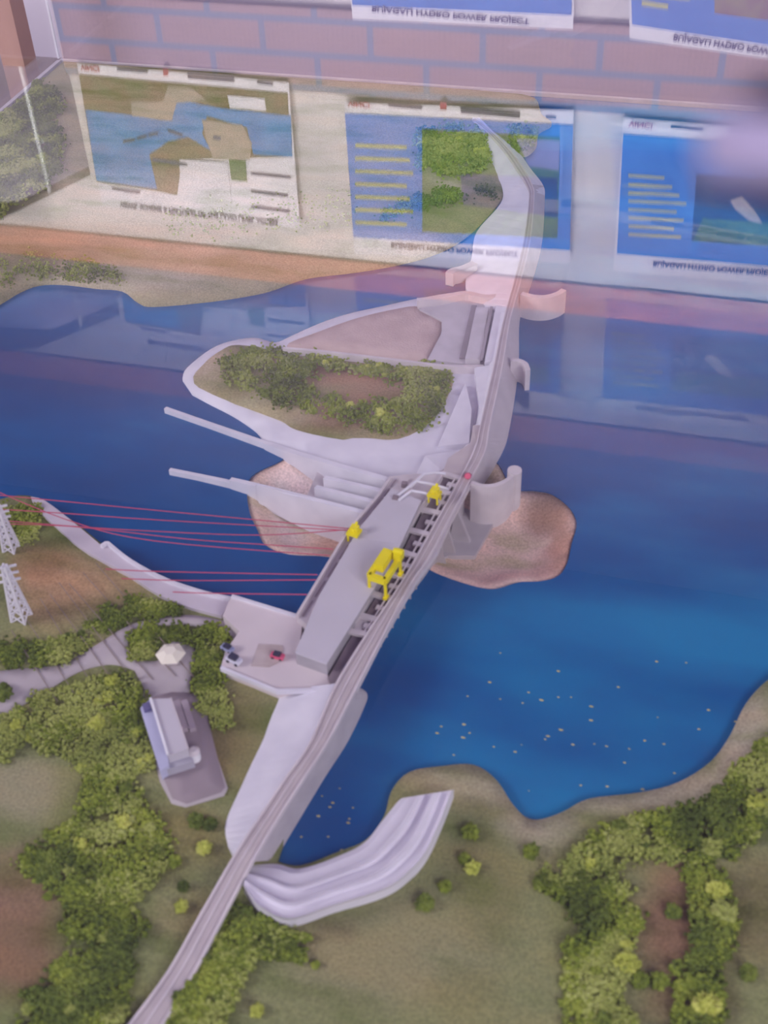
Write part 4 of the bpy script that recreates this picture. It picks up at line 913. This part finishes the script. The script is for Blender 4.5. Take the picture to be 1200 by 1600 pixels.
for i, (lab, polys, n, r0, r1, ms, nt, (ra, rb), kinds) in enumerate(belts):
    made = []
    r0 *= .5; r1 *= .56; n = int(n*3.2); ra *= .66; rb *= .8
    flock('foliage', lab, polys, n, r0, r1, ms)
    xs = [p[0] for pl in polys for p in pl]; ys = [p[1] for pl in polys for p in pl]; k = 0; tries = 0
    while k < nt and tries < 4000:
        tries += 1; x = random.uniform(min(xs), max(xs)); y = random.uniform(min(ys), max(ys))
        if any(inside(x, y, pl) for pl in polys):
            rr = random.uniform(ra, rb); kd = random.choice(kinds); t = tree(x, y, rr, kd, 'x', 'trees in the '+lab.replace('foliage ', '')); k += 1
            if t: made.append((x, y, kd, rr, t))
    if not made: continue
    ys_ = sorted(m[1] for m in made); xs_ = sorted(m[0] for m in made); bins = {}
    for m in made:
        v_ = 'top' if m[1] < ys_[len(ys_)//3] else 'middle' if m[1] < ys_[2*len(ys_)//3] else 'bottom'
        h_ = 'left' if m[0] < xs_[len(xs_)//2] else 'right'
        bins.setdefault((v_, h_, {'g': 'green', 'd': 'dark', 'p': 'pale', 'y': 'bright'}[m[2]]), []).append(m)
    for (v_, h_, cc), l in bins.items():
        l.sort(key=lambda m: m[1]); nm = len(l); od = ['highest', 'second highest', 'third', 'fourth', 'fifth', 'sixth', 'seventh', 'eighth', 'ninth', 'tenth', 'eleventh', 'twelfth']
        for j, m in enumerate(l):
            w = '' if nm == 1 else (('highest ' if j == 0 else 'lowest ') if j in (0, nm-1) else od[min(j, 11)]+' ')
            m[4]['label'] = w+cc+' tree, '+v_+' '+h_+' of the '+SHORT[i]
singles = [(319, 1325, 10, 'y', 'bright yellow-green lone bush left of the white embankment tip'), (273, 1346, 9, 'g', 'dark lone bush on the soil left of the embankment'), (287, 1385, 8, 'd', 'small dark lone bush beside the road below the embankment'),
 (284, 1416, 9, 'y', 'yellow-green bush nearest the left kerb of the road'), (307, 1283, 11, 'd', 'dark bush below the grey yard, left of a pair'), (329, 1288, 10, 'd', 'dark bush below the grey yard, right of a pair'),
 (194, 1288, 14, 'y', 'large pale yellow tree at the top of the left foliage belt'), (126, 1326, 14, 'y', 'large pale yellow tree at the left side of the left belt'), (67, 1367, 9, 'd', 'small dark tree alone on the reddish soil at left'),
 (402, 1579, 9, 'y', 'small yellow-green bush alone at the bottom centre'), (1120, 1392, 14, 'y', 'big round bright tree, upper of two on the lower right soil'), (1130, 1425, 16, 'p', 'big round green tree, lower of two on the lower right soil'),
 (1104, 1573, 18, 'y', 'largest round bright tree at the bottom right'), (978, 1506, 16, 'y', 'pale yellow tree at the foot of the right belt'), (978, 1477, 9, 'y', 'small pale yellow tree above a larger pale one in the right belt'),
 (923, 1350, 11, 'y', 'small yellow tree at the upper left bend of the right belt'), (1180, 1256, 14, 'y', 'pale yellow tree at the right frame edge'), (1110, 1325, 14, 'p', 'round pale green tree under the right shore belt'),
 (1093, 1372, 11, 'g', 'green tree left of the big round bright tree'), (735, 1300, 12, 'g', 'lone green clump right of the terraces'), (738, 1356, 10, 'y', 'yellow-green clump with a long shadow on the open field'),
 (726, 1342, 9, 'g', 'small green clump beside the yellow-green one on the open field'), (663, 1411, 12, 'd', 'dark round bush below the terraces on the open field'), (695, 1384, 9, 'g', 'green bush between terraces and open field clumps'),
 (830, 1330, 11, 'g', 'flat green bush near the shore notch'), (845, 1380, 11, 'g', 'left end bush of the right belt'), (1000, 1530, 12, 'g', 'green bush at the left of the lower brown patch'), (1030, 1532, 12, 'g', 'green bush in the middle of the lower brown patch'),
 (1052, 1424, 11, 'd', 'dark flat bush on the brown patch left of the big round trees'), (940, 1594, 13, 'd', 'dark bush at the bottom of the right belt'), (1168, 1520, 11, 'd', 'dark bush near the right edge at the bottom'),
 (412, 1024, 5, 'd', 'tiny dark shrub on the forecourt patch'), (4, 1084, 14, 'd', 'dark bush at the left edge between the road branches'), (176, 1067, 11, 'y', 'bright tree at the right edge of the lighter patch'), (152, 1132, 12, 'y', 'bright round tree in the middle of the lighter patch'),
 (75, 1400, 6, 'g', 'tiny green bush at the left on reddish soil'), (493, 1507, 6, 'g', 'tiny green bush on the bare central field')]
for a in singles: tree(*a)

# ---- glint specks on the near water, modelled as yellowish flecks
b = MB()
for _ in range(70):
    x = random.uniform(650, 1160); y = random.uniform(1080, 1275) if random.random() < .85 else random.uniform(1000, 1100)
    if random.random() < .2: x, y = random.uniform(440, 560), random.uniform(1230, 1345)
    p = P(x, y, .0006)
    if inside(p.x, p.y, land_out) or inside(x, y, [(350, 1345), (560, 1070), (575, 1090), (440, 1345)]): continue
    n = 5; r = random.uniform(.0006, .0014); b.add([(p.x+r*random.uniform(.6, 1.2)*math.cos(k*1.257)*1.8, p.y+r*math.sin(k*1.257), .0004) for k in range(n)]+[(p.x, p.y, .0012)], [(k, (k+1) % n, n) for k in range(n)]+[tuple(range(n))])
o = b.build('glint_flecks', mat('fleck_cream', (196, 186, 130), None, 30, .6)); tag(o, 'scattered tiny yellowish flecks modelling glints on the near blue water', 'flecks', None, 'stuff')

# ---- the camera's own wrist strap hanging close to the lens, far out of focus
v = ray(1138, 228).normalized(); c = Vector((0, 0, CAM_H))+v*.105
st = thing('wrist_strap', 'blurred pale lilac strap toggle with dark cord hanging at the upper right', 'strap', c)
rt = (R_*.9+D_*.05).normalized()
b = MB(); b.tube([c-rt*.0020, c-rt*.0012, c+rt*.002, c+rt*.009], [.0014, .0024, .0028, .0028], 20); b.build('toggle', mat('strap_lilac', (164, 152, 186), None, 20, .8), st, True)
b = MB(); b.tube([c-D_*.0034+rt*.0008, c-D_*.0044+rt*.0035, c-D_*.0050+rt*.009], [.0003, .0013, .0018], 12); b.build('cord', mat('strap_dark', (50, 40, 66), None, 20, .8), st, True)
b = MB(); b.tube([c+D_*.0036+rt*.0010, c+D_*.0040+rt*.004, c+D_*.0040+rt*.009], [.0003, .0008, .0010], 12); b.build('cord', MATS['strap_dark'], st, True)
print('TREES', NT[0], 'bay', len(S.objects))
